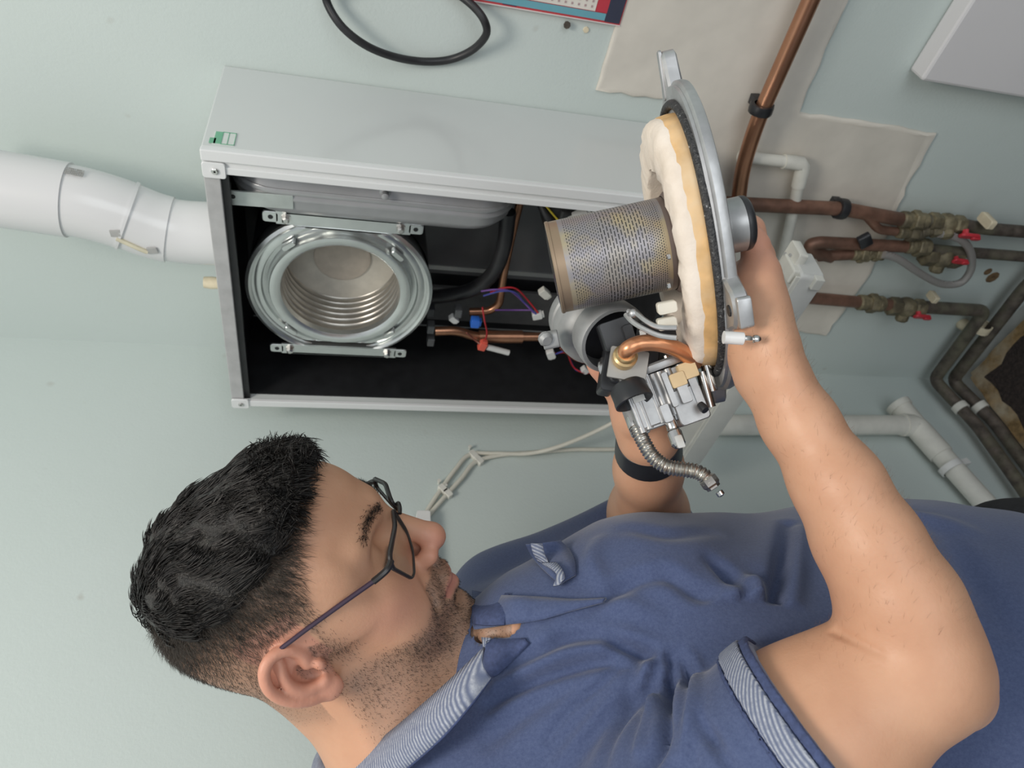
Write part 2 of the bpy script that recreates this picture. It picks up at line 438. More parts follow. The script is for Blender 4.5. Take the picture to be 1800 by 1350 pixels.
# pipes on the right wall ---------------------------------------------------------------
def pipe_clip(p, axis, r, mat, parent, name='pipe_clip', w=.008, wall=np.array([0, 1., 0])):
    m = MB(); a = unit(axis)
    m.lathe(p-a*w/2, a, [(r*1.02, 0), (r*1.45, 0), (r*1.5, w*.2), (r*1.5, w*.8), (r*1.45, w), (r*1.02, w)], 14, False)
    d = wall; m.box(p+d*(r*1.9), (r*.55, w*.5, r*.7), (np.cross(a, d), a, d))
    return m.build(name, mat, parent, True)
def fit(m, p, a, prof): m.lathe(p, a, prof, 14)
def coupling(p, a, r, l, parent, name='pipe_coupling', mat=None, hexed=True):
    m = MB(); a = unit(a)
    m.lathe(p-a*l/2, a, [(r*1.05, 0), (r*1.25, l*.05), (r*1.25, l*.25), (r*1.12, l*.28), (r*1.12, l*.4)], 12)
    m.lathe(p-a*l*.1, a, [(r*1.45, 0), (r*1.6, l*.05), (r*1.6, l*.28), (r*1.45, l*.33)], 6)
    m.lathe(p+a*l*.22, a, [(r*1.15, 0), (r*1.3, l*.04), (r*1.3, l*.22), (r*1.1, l*.28)], 12)
    return m.build(name, mat or M['corroded'], parent, True, sharp=30)
def lever(p, along, out, parent, sc=1., label='red lever'):
    a = unit(along); o = unit(out-a*(out@a)); s_ = np.cross(a, o); m = MB()
    m.lathe(p, o, [(.004*sc, 0), (.004*sc, .006*sc)], 8)
    m.rbox(p+o*.008*sc+a*.006*sc, (.015*sc, .0055*sc, .0022*sc), .004*sc, (a, s_, o), 3)
    m.rbox(p+o*.0105*sc+a*.016*sc, (.007*sc, .0035*sc, .0022*sc), .003*sc, (a, s_, o), 3)
    return tag(m.build('valve_lever', M['red'], parent, True), label)
def valve_body(p, a, out, r, parent):
    m = MB(); a = unit(a); o = unit(out)
    m.ball(p, (r*1.6, r*1.6, r*1.6), 8)
    m.lathe(p-a*r*3.2, a, [(r*1.0, 0), (r*1.45, r*.2), (r*1.45, r*1.6), (r*1.1, r*2.2)], 6)
    m.lathe(p+a*r*1.0, a, [(r*1.1, 0), (r*1.45, r*.5), (r*1.45, r*1.9), (r*1.0, r*2.1)], 6)
    m.lathe(p, o, [(r*.95, 0), (r*.95, r*2.0), (r*.7, r*2.3)], 10)
    return m.build('valve_body', M['corroded'], parent, True, sharp=30)
PR = .0112
DN = np.array([0, 0, -1.])
def pts(px, off): return [WA(x, y, off) for x, y in px]
# gas pipe: straight down from behind the boiler, slanted copper branch joining it
main = thing('heating_pipe', 'brown copper pipe running down the wall to a red lever valve, nearest the slanted pipe', 'pipe', WA(1300, 360, .03))
mp = pts([(1238, 355), (1260, 357), (1480, 367), (1585, 386)], .03)
MB().tube(fillet(mp, .02), PR, 14).build('pipe', M['copper_dull'], main, True)
MB().tube(fillet(pts([(1585, 386), (1660, 390), (1730, 402), (1810, 408), (1850, 412)], .03), .02), PR*.95, 14).build('lower_pipe', M['tarnish'], main, True)
pipe_clip(WA(1478, 367, .03), DN, PR, M['black_plastic'], main, w=.014)
coupling(WA(1605, 388, .03), DN, PR, .05, main)
valve_body(WA(1662, 393, .03), DN, np.array([-.5, -.8, 0]), PR, main)
lever(WA(1697, 404, .045), DN+np.array([.0, 0, .2]), np.array([-.6, -.8, 0]), main, 1.25)
MB().rbox(WA(1735, 388, .045), (.008, .016, .006), .004).build('yellowed_tag', M['cream_plastic'], main, True)
# its side branch with the filling connector
MB().tube(fillet(pts([(1512, 374), (1524, 380), (1545, 404), (1575, 407)], .034), .012), PR*.66, 12).build('branch_pipe', M['copper_dull'], main, True)
coupling(WA(1600, 410, .036), DN, PR*.75, .05, main, 'branch_coupling')
coupling(WA(1640, 404, .036), DN+np.array([.3, 0, 0]), PR*.75, .045, main, 'branch_coupling')
slant = thing('slanted_copper_pipe', 'bright slanted copper pipe bending down beside the white overflow pipe', 'pipe', WA(1300, 340, .034))
MB().tube(fillet(pts([(1452, -60), (1330, 215), (1304, 300), (1297, 362)], .036), .05, 8), PR, 16).build('pipe', simple('polished_copper', (.47, .24, .145), .30, .85, var=.12, scale=20), slant, True)
pipe_clip(WA(1338, 190, .036), WA(1350, 160, .036)-WA(1330, 215, .036), PR, M['black_plastic'], slant, w=.013)
# white overflow pipe
ov = thing('overflow_pipe', 'thin white plastic overflow pipe with a square elbow', 'pipe', WA(1400, 290, .03))
oa, ob, oc = WA(1300, 275, .022), WA(1412, 288, .022), WA(1372, 470, .03)
MB().tube([oa, ob+unit(oa-ob)*.02], .0088, 14).build('upper_pipe', M['offwhite'], ov, True)
MB().tube([ob+unit(oc-ob)*.02, oc], .0088, 14).build('lower_pipe', M['offwhite'], ov, True)
MB().tube([ob+unit(oa-ob)*.034, ob+unit(oa-ob)*.004, ob+unit(oc-ob)*.004, ob+unit(oc-ob)*.038], .0108, 14).build('elbow', M['offwhite'], ov, True)
# second pipe: hairpin with filling loop
hp = thing('hairpin_pipe', 'dark copper pipe with a hairpin bend, left of the straight heating pipe', 'pipe', WA(1430, 435, .03))
MB().tube(fillet(pts([(1462, 452), (1432, 444), (1422, 430), (1440, 426), (1600, 434)], .034), .012), PR*.92, 14).build('upper_leg', M['copper_dull'], hp, True)
MB().tube(pts([(1440, 450), (1500, 447)], .034), PR*.85, 14).build('lower_leg', M['copper_dull'], hp, True)
MB().tube(fillet(pts([(1600, 434), (1650, 440), (1720, 445), (1850, 455)], .034), .02), PR*.85, 14).build('lower_pipe', M['tarnish'], hp, True)
m = MB(); cc = WA(1520, 423, .045); m.rbox(cc, (.013, .006, .010), .004, (unit(np.array([-.7, 0, -.7])), np.array([0, -1., 0]), unit(np.array([.7, 0, -.7]))), 3)
m.build('pipe_clip', M['black_plastic'], hp, True)
coupling(WA(1612, 433, .034), DN, PR, .045, hp)
valve_body(WA(1655, 452, .034), DN, np.array([-.9, -.3, 0]), PR*1.1, hp)
lever(WA(1680, 452, .046), DN, np.array([-.3, -.9, 0]), hp, 1.0)
coupling(WA(1512, 447, .034), DN, PR*.85, .035, hp, 'hose_coupling')
coupling(WA(1538, 446, .034), DN, PR*.75, .035, hp, 'hose_coupling')
# braided filling loop
bm_ = NT('braided_steel'); v = bm_.coords((1, 1, 1)); w = bm_.n('ShaderNodeTexWave'); w.inputs['Scale'].default_value = 260; bm_.l(v, w.inputs[0])
bm_.col(bm_.ramp(w.outputs[0], [(.2, (.25, .235, .22)), (.8, (.50, .48, .46))])).pr(.5, .35); bm_.bump(w.outputs[0], .5, .001)
lp = spline(pts([(1552, 447), (1580, 456), (1618, 481), (1655, 499), (1688, 497), (1706, 475), (1707, 448), (1697, 428), (1677, 416), (1652, 411)], .045), 7)
tag(MB().tube(lp, .0066, 12).build('braided_hose', bm_.m, smooth=True), 'grey braided filling hose looping between two copper pipes', 'hose')
# third pipe, runs down to the skirting, turns along both walls
lowp = thing('skirting_pipe', 'upper of the two dark pipes running round the room corner above the floor', 'pipe', WA(1655, 650, .03), 'dark pipes round the room corner')
zA = .105; zB = .06
top = WA(1440, 524, .03); xv = WA(1732, 548, .03)
MB().tube([WA(1380, 520, .03), WA(1590, 538, .03)], PR*.98, 14).build('riser', M['copper_dull'], lowp, True)
cz_ = WA(1650, 652, .034); z1 = (xv[2]+.05*0)
run = fillet([WA(1590, 538, .03), WA(1732, 546, .03), np.array([.032, -.032, WA(1655, 651, .03)[2]]), WB(1718, 748, .032), WB(1800, 862, .032), WB(1840, 925, .032)], .018, 6)
MB().tube(run, .0122, 14).build('pipe', M['tarnish'], lowp, True)
coupling(WA(1530, 533, .03), DN, PR*1.05, .055, lowp)
valve_body(WA(1592, 540, .03), DN, np.array([-.9, -.4, 0]), PR*1.1, lowp)
lever(WA(1614, 548, .044), DN+np.array([0, 0, .1]), np.array([-.5, -.85, 0]), lowp, 1.15)
MB().rbox(WA(1640, 522, .04), (.007, .012, .005), .003).build('yellowed_tag', M['cream_plastic'], lowp, True)
low2 = thing('skirting_pipe', 'lower of the two dark pipes running round the room corner, next to the carpet', 'pipe', WA(1690, 655, .03), 'dark pipes round the room corner')
low2_pts = [WA(1860, 452, .036), WA(1800, 508, .036), np.array([.036, -.036, WA(1684, 652, .03)[2]]), WB(1748, 742, .034), WB(1800, 812, .034), WB(1845, 868, .034)]
MB().tube(fillet(low2_pts, .018, 6), .0128, 14).build('pipe', M['tarnish'], low2, True)
def band(p, a, r, parent, mat, w=.012):
    m = MB(); a = unit(a); m.lathe(p-a*w/2, a, [(r*1.0, 0), (r*1.22, 0), (r*1.22, w), (r*1.0, w)], 14, False); return m.build('pipe_clip', mat, parent, True)
dA = unit(low2_pts[2]-low2_pts[1]); band(WA(1727, 576, .034), dA, .0132, low2, M['cream_plastic'], .016)
m = MB(); m.lathe(WA(1690, 568, .0), np.array([.3, -1, 0]), [(.012, 0), (.012, .012), (.009, .02), (.006, .03)], 10); tag(m.build('pipe_bracket', M['cream_plastic'], lowp, True), 'yellowed bracket on the wall')
dB = unit(WB(1800, 862, .032)-WB(1718, 748, .032)); qa, qb = np.array([.032, -.032, WA(1655, 651, .03)[2]]), WB(1718, 748, .032); band(qa+(qb-qa)*.62, qb-qa, .0128, lowp, M['offwhite'], .014)
dB2 = unit(WB(1800, 812, .034)-WB(1748, 742, .034)); qa, qb = low2_pts[2], low2_pts[3]; band(qa+(qb-qa)*.66, qb-qa, .0134, low2, M['offwhite'], .014)

# ------------------------------------------------------------------ things on the left wall
dr = thing('drain_pipe', 'wide white plastic drain pipe on the left wall, above the dark skirting pipes', 'pipe', WB(1600, 745, .03))
da, db, dc = WB(1250, 747, .03), WB(1608, 747, .03), WB(1790, 950, .03)
MB().tube([da, db], .0195, 18).build('riser', M['offwhite'], dr, True)
m = MB(); m.tube(fillet([db+unit(da-db)*.03, db, db+unit(dc-db)*.075], .03, 6), .0225, 18); m.tube([db+unit(dc-db)*.03, db+unit(db-dc)*.035+np.array([0, .014, 0])], .021, 18)
m.lathe(db+unit(db-dc)*.03+np.array([0, .012, 0]), unit(db-dc), [(.024, 0), (.025, .012), (.021, .014)], 18)
m.build('tee', M['offwhite'], dr, True)
MB().tube([db+unit(dc-db)*.06, dc], .0195, 18).build('outlet_pipe', M['offwhite'], dr, True)
m = MB(); cp = WB(1672, 822, .03); ad = unit(dc-db); m.lathe(cp-ad*.006, ad, [(.0197, 0), (.0225, 0), (.0225, .012), (.0197, .012)], 16, False); m.box(cp+np.array([0, .0, 0])+np.cross(ad, [1, 0, 0])*-.028, (.012, .006, .012), (np.cross(ad, [1, 0, 0]), ad, np.array([1., 0, 0]))); m.build('pipe_clip', M['white_matte'], dr, True)
# mains cables with clips
cabt = M['cream_cable'] = simple('cream_cable', (.62, .60, .52), .5, var=.05)
c1 = thing('cable', 'pale flat cable clipped to the left wall, swinging down to the boiler', 'cable', WB(830, 800, .006), 'pale cables on the left wall')
MB().tube(spline([WB(x, y, o) for x, y, o in ((742, 912, .006), (770, 868, .006), (800, 826, .006), (826, 799, .006), (870, 797, .007), (930, 797, .012), (985, 784, .03), (1050, 757, .06), (1092, 732, .09), (1130, 690, .12))], 7), .0036, 10).build('sheath', cabt, c1, True)
c2 = thing('cable', 'second pale cable clipped to the left wall, running straight down', 'cable', WB(840, 812, .006), 'pale cables on the left wall')
MB().tube(spline([WB(x, y, .006) for x, y in ((748, 912), (782, 873), (812, 840), (836, 812), (880, 800), (940, 795), (1010, 790), (1060, 790), (1180, 788))], 7), .0036, 10).build('sheath', cabt, c2, True)
for i, (x, y, c) in enumerate(((778, 860, c1), (787, 868, c2), (832, 800, c1), (842, 810, c2))):
    p = WB(x, y, .005); m = MB(); m.rbox(p, (.005, .0075, .005), .002, (unit(np.array([0, -.6, .8])), unit(np.array([0, .8, .6])), np.array([1., 0, 0])), 3)
    m.lathe(WB(x-7+(2 if i % 2 else 0), y-10, .0), (1, 0, 0), [(.0018, 0), (.0018, .007), (.003, .007), (.003, .009)], 8)
    m.build('cable_clip', M['offwhite'], c, True)
tr = MB(); ta, tb = WB(743, 903, .011), WB(752, 1120, .011); tr.rbox((ta+tb)/2, (np.linalg.norm(tb-ta)/2, .010, .010), .0025, (unit(tb-ta), np.cross(np.array([1., 0, 0]), unit(tb-ta)), np.array([1., 0, 0])), 3)
tag(tr.build('cable_trunking', M['white_matte'], smooth=True), 'white plastic cable trunking on the wall behind the man\'s nose', 'trunking')
# ------------------------------------------------------------------ boiler
BX0, BX1, BY, BZ0, BZ1 = .0755, .4955, -.189, .872, 1.477
M['liner'] = simple('black_liner', (.012, .0125, .014), .5, var=.3)
M['dark_steel'] = simple('dark_back_panel', (.115, .115, .118), .38, .2, var=.15, scale=12)
M['galv'] = simple('galvanised_steel', (.55, .56, .55), .32, .85, var=.1, scale=25)
M['case'] = simple('white_case', (.60, .625, .615), .16, var=.015, scale=4, spec=.6)
M['alu'] = simple('cast_aluminium', (.52, .52, .52), .42, .85, var=.14, scale=55, bump=.2)
M['steel'] = simple('stainless_steel', (.62, .61, .59), .22, 1.0, var=.06, scale=40)
M['vessel'] = simple('grey_painted_tank', (.38, .385, .395), .30, .3, var=.06, scale=30)
boiler = thing('boiler', 'open white wall boiler with its black inside and round heat exchanger showing', 'boiler', (.2855, 0, BZ0))
T = .010
MB().box(((BX0+BX1)/2, -.0035, (BZ0+BZ1)/2), ((BX1-BX0)/2-.002, .003, (BZ1-BZ0)/2-.002)).build('back_panel', M['liner'], boiler)
MB().box(((BX0+BX1)/2+.06, -.010, 1.10), (.14, .002, .18)).build('inner_back_plate', M['dark_steel'], boiler)
sp = MB().box((BX1-T/2, BY/2, (BZ0+BZ1)/2), (T/2, -BY/2-.001, (BZ1-BZ0)/2)).build('side_panel', M['case'], boiler, bevel=.002)
sl = MB().box((BX0+T/2, BY/2, (BZ0+BZ1)/2), (T/2, -BY/2-.001, (BZ1-BZ0)/2)).build('side_panel', M['case'], boiler, bevel=.002)
MB().box((BX0+T+.001, BY/2, (BZ0+BZ1)/2), (.001, -BY/2-.012, (BZ1-BZ0)/2-.012)).build('inner_lining', M['liner'], boiler)
MB().box(((BX0+BX1)/2, BY/2, BZ1-.005), ((BX1-BX0)/2-T, -BY/2-.001, .005)).build('top_panel', M['case'], boiler, bevel=.0015)
MB().box(((BX0+BX1)/2, BY/2, BZ1-.0115), ((BX1-BX0)/2-T, -BY/2-.012, .0012)).build('inner_lining', M['liner'], boiler)
MB().box(((BX0+BX1)/2, BY/2, BZ0+.005), ((BX1-BX0)/2-T, -BY/2-.001, .005)).build('bottom_panel', M['liner'], boiler, bevel=.0015)
# front rails: stepped strip on the right, narrow lip on the left and across the top
r = MB(); zc, zh = (BZ0+BZ1)/2, (BZ1-BZ0)/2
r.box((BX1-.0065, BY-.002, zc), (.0065, .004, zh)); r.box((BX1-.0165, BY+.001, zc), (.0045, .003, zh)); r.box((BX1-.0245, BY-.001, zc), (.0045, .003, zh-.004))
r.build('front_rail', M['white'], boiler, bevel=.0012)
MB().box((BX0+.006, BY-.001, zc), (.006, .003, zh)).build('front_rail', M['white'], boiler, bevel=.001)
tl = MB(); tl.box(((BX0+BX1)/2-.01, BY+.001, BZ1-.0085), ((BX1-BX0)/2-.02, .003, .0085)); tl.build('top_lip', simple('grey_lip', (.42, .42, .42), .4), boiler, bevel=.001)
MB().box(((BX0+BX1)/2-.01, BY+.006, BZ1-.021), ((BX1-BX0)/2-.02, .003, .004)).build('top_lip_return', M['liner'], boiler)
for x_ in (BX1-.024, BX0+.007):
    t_ = MB().rbox((x_, BY-.0045, BZ1-.012), (.0095, .012, .0015), .003, (np.array([1., 0, 0]), np.array([0, 0, 1.]), np.array([0, -1., 0])), 3).build('corner_tab', M['white'], boiler)
    MB().lathe((x_, BY-.005, BZ1-.013), (0, -1, 0), [(.0038, 0), (.0038, .0025), (.003, .0032), (.0012, .0032), (.001, .001)], 12).build('screw', M['steel'], t_, True)
# green sticker on the side near the top front corner
sx = BX1+.0004
def onside(x, y):
    d = ray(x, y); t = (sx-CAM[0])/d[0]; return CAM+d*t
q = [onside(*p) for p in ((377, 231), (412, 235), (411, 256), (378, 253))]
c = np.mean(q, 0); hw = (max(p[2] for p in q)-min(p[2] for p in q))/2; hh = (max(p[1] for p in q)-min(p[1] for p in q))/2
stk = MB().box(c, (.0003, hh, hw)).build('sticker', pm('sticker_white', (.62, .66, .63)), boiler)
g = pm('sticker_green', (.16, .42, .27))
MB().box(c+np.array([.0005, 0, hw*.55]), (.0003, hh*.95, hw*.32)).build('green_print', g, stk)
MB().box(c+np.array([.0005, -hh*.55, hw*.98]), (.0003, hh*.4, hw*.28)).build('green_print', g, stk)
b_ = MB()
for dz in (-hw*.97, -hw*.35, .2*hw): b_.box(c+np.array([.0005, 0, dz]), (.0002, hh, hw*.03))
for dy in (-hh*.97, hh*.97): b_.box(c+np.array([.0005, dy, -hw*.4]), (.0002, hh*.04, hw*.6))
b_.build('green_border', g, stk)
# expansion vessel beside the right panel
vz1, vz0 = 1.458, 1.115
vc = np.array([.435, -.092, (vz0+vz1)/2]); hz = (vz1-vz0)/2
def rrect(hx, hy, r, n=7):
    P = []
    for sx_, sy_, a0 in ((1, 1, 0), (-1, 1, 90), (-1, -1, 180), (1, -1, 270)):
        for k in range(n+1):
            a = math.radians(a0+90*k/n); P.append((sx_*(hx-r)+r*math.cos(a), sy_*(hy-r)+r*math.sin(a)))
    return P
vax = (np.array([0, -1., 0]), np.array([0, 0, 1.]), np.array([-1., 0, 0]))
vm = MB().loft(vc, vax, rrect(.078, hz, .055), [(-.030, .02), (-.027, .008), (-.020, 0), (.004, 0), (.006, -.0025), (.009, -.0025), (.011, 0), (.020, .001), (.030, .010), (.038, .028), (.042, .05)])
ves = tag(vm.build('expansion_vessel', M['vessel'], boiler, True, sharp=50), 'grey painted pressed tank on the right inside')
MB().loft(vc, vax, rrect(.0795, hz+.0015, .056), [(-.006, 0), (-.004, -.0015), (-.001, -.0015), (.001, 0)]).build('seam', M['vessel'], ves, True)
MB().lathe(WA(677, 338, .172)+np.array([0, .004, 0]), (-.1, -1, 0), [(.007, 0), (.007, .004), (.0045, .006), (.0045, .012), (.003, .013)], 12).build('valve_stem', M['vessel'], ves, True)
b0, b1 = WA(393, 346, .17), WA(516, 355, .17)
bp = MB().box((b0+b1)/2, (np.linalg.norm(b1-b0)/2, .0095, .0015), (unit(b1-b0), np.array([1., 0, 0]), np.array([0, -1., 0]))).build('vessel_bracket', simple('zinc_plate', (.50, .54, .52), .4, .5), boiler, bevel=.0006)
MB().lathe(WA(409, 346, .172)+np.array([0, .001, 0]), (0, -1, 0), [(.0032, 0), (.003, .0006)], 12).build('bolt_hole', M['liner'], bp)
# heat exchanger: ring casting, chamber with coil, insulated end disc
hc = WA(600, 512, .15); hr = .121
AX = np.array([0, -1., 0])
hx_ = bpy.data.objects.new('heat_exchanger', None); link(hx_, boiler, hc-wloc(boiler))
ring_m = NT('ring_aluminium'); ring_m.col(ring_m.ramp(ring_m.noise(30), [(.3, (.62, .64, .63)), (.7, (.72, .74, .73))])).pr(.27, .92)
def ringprof(prof, name, mat, clip=None, n=72):
    m = MB().lathe(hc, AX, prof, n, False)
    if clip:
        V = np.array(m.V); 
        for i in range(len(V)):
            dx = V[i, 0]-hc[0]
            if abs(dx) > clip: V[i, 0] = hc[0]+math.copysign(clip+(abs(dx)-clip)*.05, dx)
        m.V = [tuple(v) for v in V]
    return m.build(name, mat, hx_, True, sharp=35)
ringprof([(hr*.97, -.11), (hr*.97, -.012), (hr*1.0, -.010), (hr*1.02, -.004), (hr*1.02, .002), (hr*.985, .004), (hr*.96, .002), (hr*.955, -.002), (hr*.93, -.003)], 'outer_rim', ring_m.m, .1045)
ringprof([(hr*.935, -.003), (hr*.90, -.0015), (hr*.86, -.002), (hr*.845, -.0055), (hr*.80, -.007), (hr*.785, -.004), (hr*.775, .004), (hr*.765, .006), (hr*.73, .0068), (hr*.69, .006), (hr*.655, .003), (hr*.64, -.004)], 'face_ring', ring_m.m, .0985)
coil = [(hr*.64, -.004)]
for k in range(6):
    h0 = -.006-k*.0115; coil += [(hr*.64, h0), (hr*.655, h0-.003), (hr*.660, h0-.006), (hr*.652, h0-.009), (hr*.64, h0-.0105)]
coil_m = NT('coil_steel'); coil_m.col(coil_m.ramp(coil_m.noise(45), [(.3, (.38, .36, .33)), (.7, (.52, .50, .46))])).pr(.33, .8)
ringprof(coil, 'coil_wall', coil_m.m, None, 64)
ins = simple('insulation_board', (.60, .57, .50), .9, var=.09, scale=50, bump=.3)
MB().lathe(hc, AX, [(hr*.68, -.078), (hr*.68, -.0745), (hr*.30, -.0735)], 48).build('end_disc', ins, hx_, True, sharp=40)
MB().lathe(hc, AX, [(hr*.33, -.076), (hr*.325, -.0705), (hr*.30, -.0695), (hr*.05, -.0690)], 40).build('centre_disc', simple('insulation_core', (.52, .46, .39), .9, var=.1, scale=60), hx_, True, sharp=40)
MB().lathe(hc, AX, [(hr*.95, -.12), (hr*1.0, -.115), (hr*1.0, -.03)], 40, False).build('drum', M['liner'], hx_, True)
for sgn in (1, -1):
    bc = hc+np.array([sgn*.114, -.001, -.001])
    br = MB(); br.box(bc, (.0095, .002, .082)); br.box(bc+np.array([sgn*.0075, .006, 0]), (.0018, .008, .07))
    for z_ in (-.088, .088): br.rbox(bc+np.array([0, 0, z_]), (.008, .010, .002), .004, (np.array([1., 0, 0]), np.array([0, 0, 1.]), AX), 3)
    bo = br.build('bracket', ring_m.m, hx_, bevel=.001)
    for z_ in (-.069, .070):
        MB().lathe(bc+AX*.002+np.array([0, 0, z_]), AX, [(.0065, 0), (.0065, .0015), (.0048, .0015), (.0048, .006), (.003, .007)], 6).build('bolt', M['steel'], hx_, True, sharp=30)
    for z_ in (-.088, .088):
        MB().lathe(bc+AX*.0021+np.array([0, 0, z_]), AX, [(.0032, 0), (.003, .0004)], 10).build('bolt_hole', M['liner'], hx_)
for ang in (40, 140, 222, 318):
    a = math.radians(ang); p = hc+np.array([math.cos(a)*hr*.80, -.002, math.sin(a)*hr*.86])
    MB().rbox(p, (.010, .0035, .0055), .003, (unit(np.array([-math.sin(a), 0, math.cos(a)])), unit(np.array([math.cos(a), 0, math.sin(a)])), AX), 3).build('clamp_lug', ring_m.m, hx_, True)
# black hose and copper pipes inside
def bt(name, px, r, mat, lab=None, rf=None, n=14, sp=True):
    P = [WA(x, y, o) for x, y, o in px]
    return tag(MB().tube(spline(P, 8) if sp else fillet(P, rf or .02), r, n).build(name, mat, boiler, True), lab)
bt('drain_hose', ((893, 372, .10), (886, 430, .10), (868, 478, .10), (832, 508, .09), (780, 520, .075), (725, 524, .06)), .0112, M['rubber'], 'thick black rubber hose')
bt('copper_pipe', ((915, 350, .06), (898, 420, .06), (884, 490, .07), (878, 535, .08), (860, 547, .08), (825, 548, .08)), .0062, M['copper'], 'thin copper pipe with a bend', .03, 12, False)
bt('copper_pipe', ((765, 582, .11), (805, 581, .11), (835, 592, .11), (960, 592, .11), (1100, 598, .11)), .0074, M['copper'], 'lower copper pipe', .02, 12, False)
bt('pipe_sleeve', ((842, 592, .11), (918, 592, .11)), .0104, M['copper'], None, .01, 14, False)
for (x, y) in ((757, 545), (757, 575), (757, 597), (805, 547)):
    MB().box(WA(x, y, .11), (.008, .008, .0055)).build('pipe_union', simple('grey_union', (.14, .145, .15), .4, .4) if y != 545 else M['black_plastic'], boiler, bevel=.0015)
MB().box(WA(838, 475, .013)+np.array([0, .0, 0]), (.004, .001, .22), (np.array([1., 0, 0]), np.array([0, 1., 0]), np.array([0, 0, 1.]))).build('back_seam', M['galv'], boiler)
bp2 = MB(); bp2.box(WA(900, 540, .03), (.035, .004, .14)); bp2.build('pipe_tray', simple('tray_steel', (.14, .14, .14), .4, .5), boiler, bevel=.001)
hy = MB()                                               # dark hydraulic block below the vessel
for x, y, h in ((985, 362, (.03, .02, .02)), (1010, 380, (.022, .025, .03)), (1050, 375, (.03, .03, .02)), (1090, 385, (.035, .03, .02)), (1030, 362, (.012, .04, .012))):
    hy.box(WA(x, y, .10), h)
hy.build('hydraulic_block', simple('dark_casting', (.035, .035, .035), .42, .2, var=.4), boiler, bevel=.004)
bt('pump_hose', ((945, 345, .10), (965, 385, .12), (990, 405, .12)), .006, M['rubber'])
# plugs and loose wires
def plug(x, y, off, h, a, mat, name='wire_plug', lab=None):
    d = np.array([math.cos(a), 0, math.sin(a)]); e = np.array([-math.sin(a), 0, math.cos(a)])
    m = MB(); c = WA(x, y, off); m.rbox(c, h, .0015, (d, e, AX), 2); m.box(c-d*h[0]*1.15, (h[0]*.25, h[1]*.7, h[2]*.7), (d, e, AX))
    return tag(m.build(name, mat, boiler, True), lab)
plug(797, 560, .11, (.0065, .0048, .005), .9, M['white_matte']); plug(957, 515, .12, (.0085, .006, .005), .9, M['offwhite'])
plug(944, 554, .12, (.0075, .0055, .005), 1.9, M['white_matte']); plug(968, 622, .13, (.0075, .0065, .005), .5, M['white_matte'])
plug(1028, 650, .13, (.006, .005, .005), 1.0, M['white_matte']); plug(835, 566, .12, (.0065, .0075, .006), 1.57, simple('blue_plug', (.03, .15, .62), .4), lab='blue plug')
plug(1020, 378, .14, (.010, .0055, .006), 2.2, M['white_matte']); plug(1008, 388, .14, (.006, .006, .005), .6, M['white_matte'])
plug(848, 607, .13, (.0078, .0058, .005), 2.9, simple('coral_plug', (.72, .12, .08), .45), lab='coral red plug')
bt('white_sleeve', ((856, 610, .13), (894, 620, .13)), .0048, M['white_matte'], 'white sleeve on the coral red plug', .01, 10, False)
wm = {c: simple(c+'_wire', v, .45) for c, v in (('red', (.42, .02, .03)), ('blue', (.06, .07, .30)), ('purple', (.16, .07, .28)), ('brown', (.22, .07, .05)), ('yellow', (.7, .55, .05)))}
def wire(px, c, off): MB().tube(spline([WA(x, y, off+.004*math.sin(i*2+len(px))) for i, (x, y) in enumerate(px)], 6), .0014, 6).build('wire', wm[c], boiler, True)
wire(((862, 514), (885, 506), (908, 508), (928, 528), (946, 550)), 'red', .12)
wire(((850, 520), (880, 512), (905, 514), (922, 532), (942, 552)), 'blue', .122)
wire(((846, 512), (870, 509), (895, 511), (915, 526), (938, 550)), 'purple', .121)
wire(((848, 540), (852, 565), (856, 585), (852, 600), (848, 606)), 'red', .13)
wire(((820, 585), (835, 598), (846, 606)), 'brown', .13)
wire(((870, 545), (905, 545), (932, 545)), 'purple', .10)
wire(((972, 622), (1000, 620), (1025, 632), (1060, 640)), 'red', .132); wire(((972, 624), (998, 616), (1020, 622), (1060, 650)), 'blue', .134)
wire(((998, 622), (1008, 645), (1026, 655), (1050, 655)), 'red', .13); wire(((1000, 626), (1012, 650), (1028, 652), (1050, 662)), 'blue', .128)
wire(((1015, 615), (1030, 632), (1048, 645)), 'yellow', .13); wire(((950, 350), (975, 380), (1000, 410)), 'yellow', .125)
wire(((985, 612), (1010, 632), (1040, 640)), 'brown', .136)
# lining texture bits along the top inside
for y_ in (335, 370, 455, 520): MB().box(WA(402, y_, .15), (.010, .0015, .003)).build('lining_clip', M['dark_steel'], boiler)
# drop-down control panel hung below the front
cpc = MB(); X0, X1 = .068, .478
f0 = WA(1448, 490, .30); zt = f0[2]
PD = .026; pn = MB(); tilt = math.radians(-4)
ax_ = np.array([1., 0, 0]); ay_ = np.array([0, math.cos(tilt), math.sin(tilt)]); az_ = np.array([0, -math.sin(tilt), math.cos(tilt)])
pc = np.array([(X0+X1)/2, -.30+PD, zt+.012])
cpan = MB().rbox(pc, ((X1-X0)/2, PD, .016), .008, (ax_, ay_, az_), 4).build('control_panel', simple('control_panel_plastic', (.58, .58, .55), .4, var=.03), boiler, True)
MB().box(pc+az_*.0175-ay_*(PD-.003), ((X1-X0)/2-.006, .0016, .0035), (ax_, ay_, az_)).build('panel_rim', M['offwhite'], cpan, bevel=.0008)
MB().box(pc+az_*.017+ax_*((X1-X0)/2-.012), (.010, PD-.008, .006), (ax_, ay_, az_)).build('end_strip', M['offwhite'], cpan, bevel=.002)
MB().box(pc+az_*.018+ax_*((X1-X0)/2-.045)+ay_*.0, (.0015, PD-.015, .003), (ax_, ay_, az_)).build('rib', M['offwhite'], cpan)
MB().box(pc+az_*.018+ax_*((X1-X0)/2-.055)-ay_*.02, (.012, .0015, .003), (ax_, ay_, az_)).build('rib', M['offwhite'], cpan)
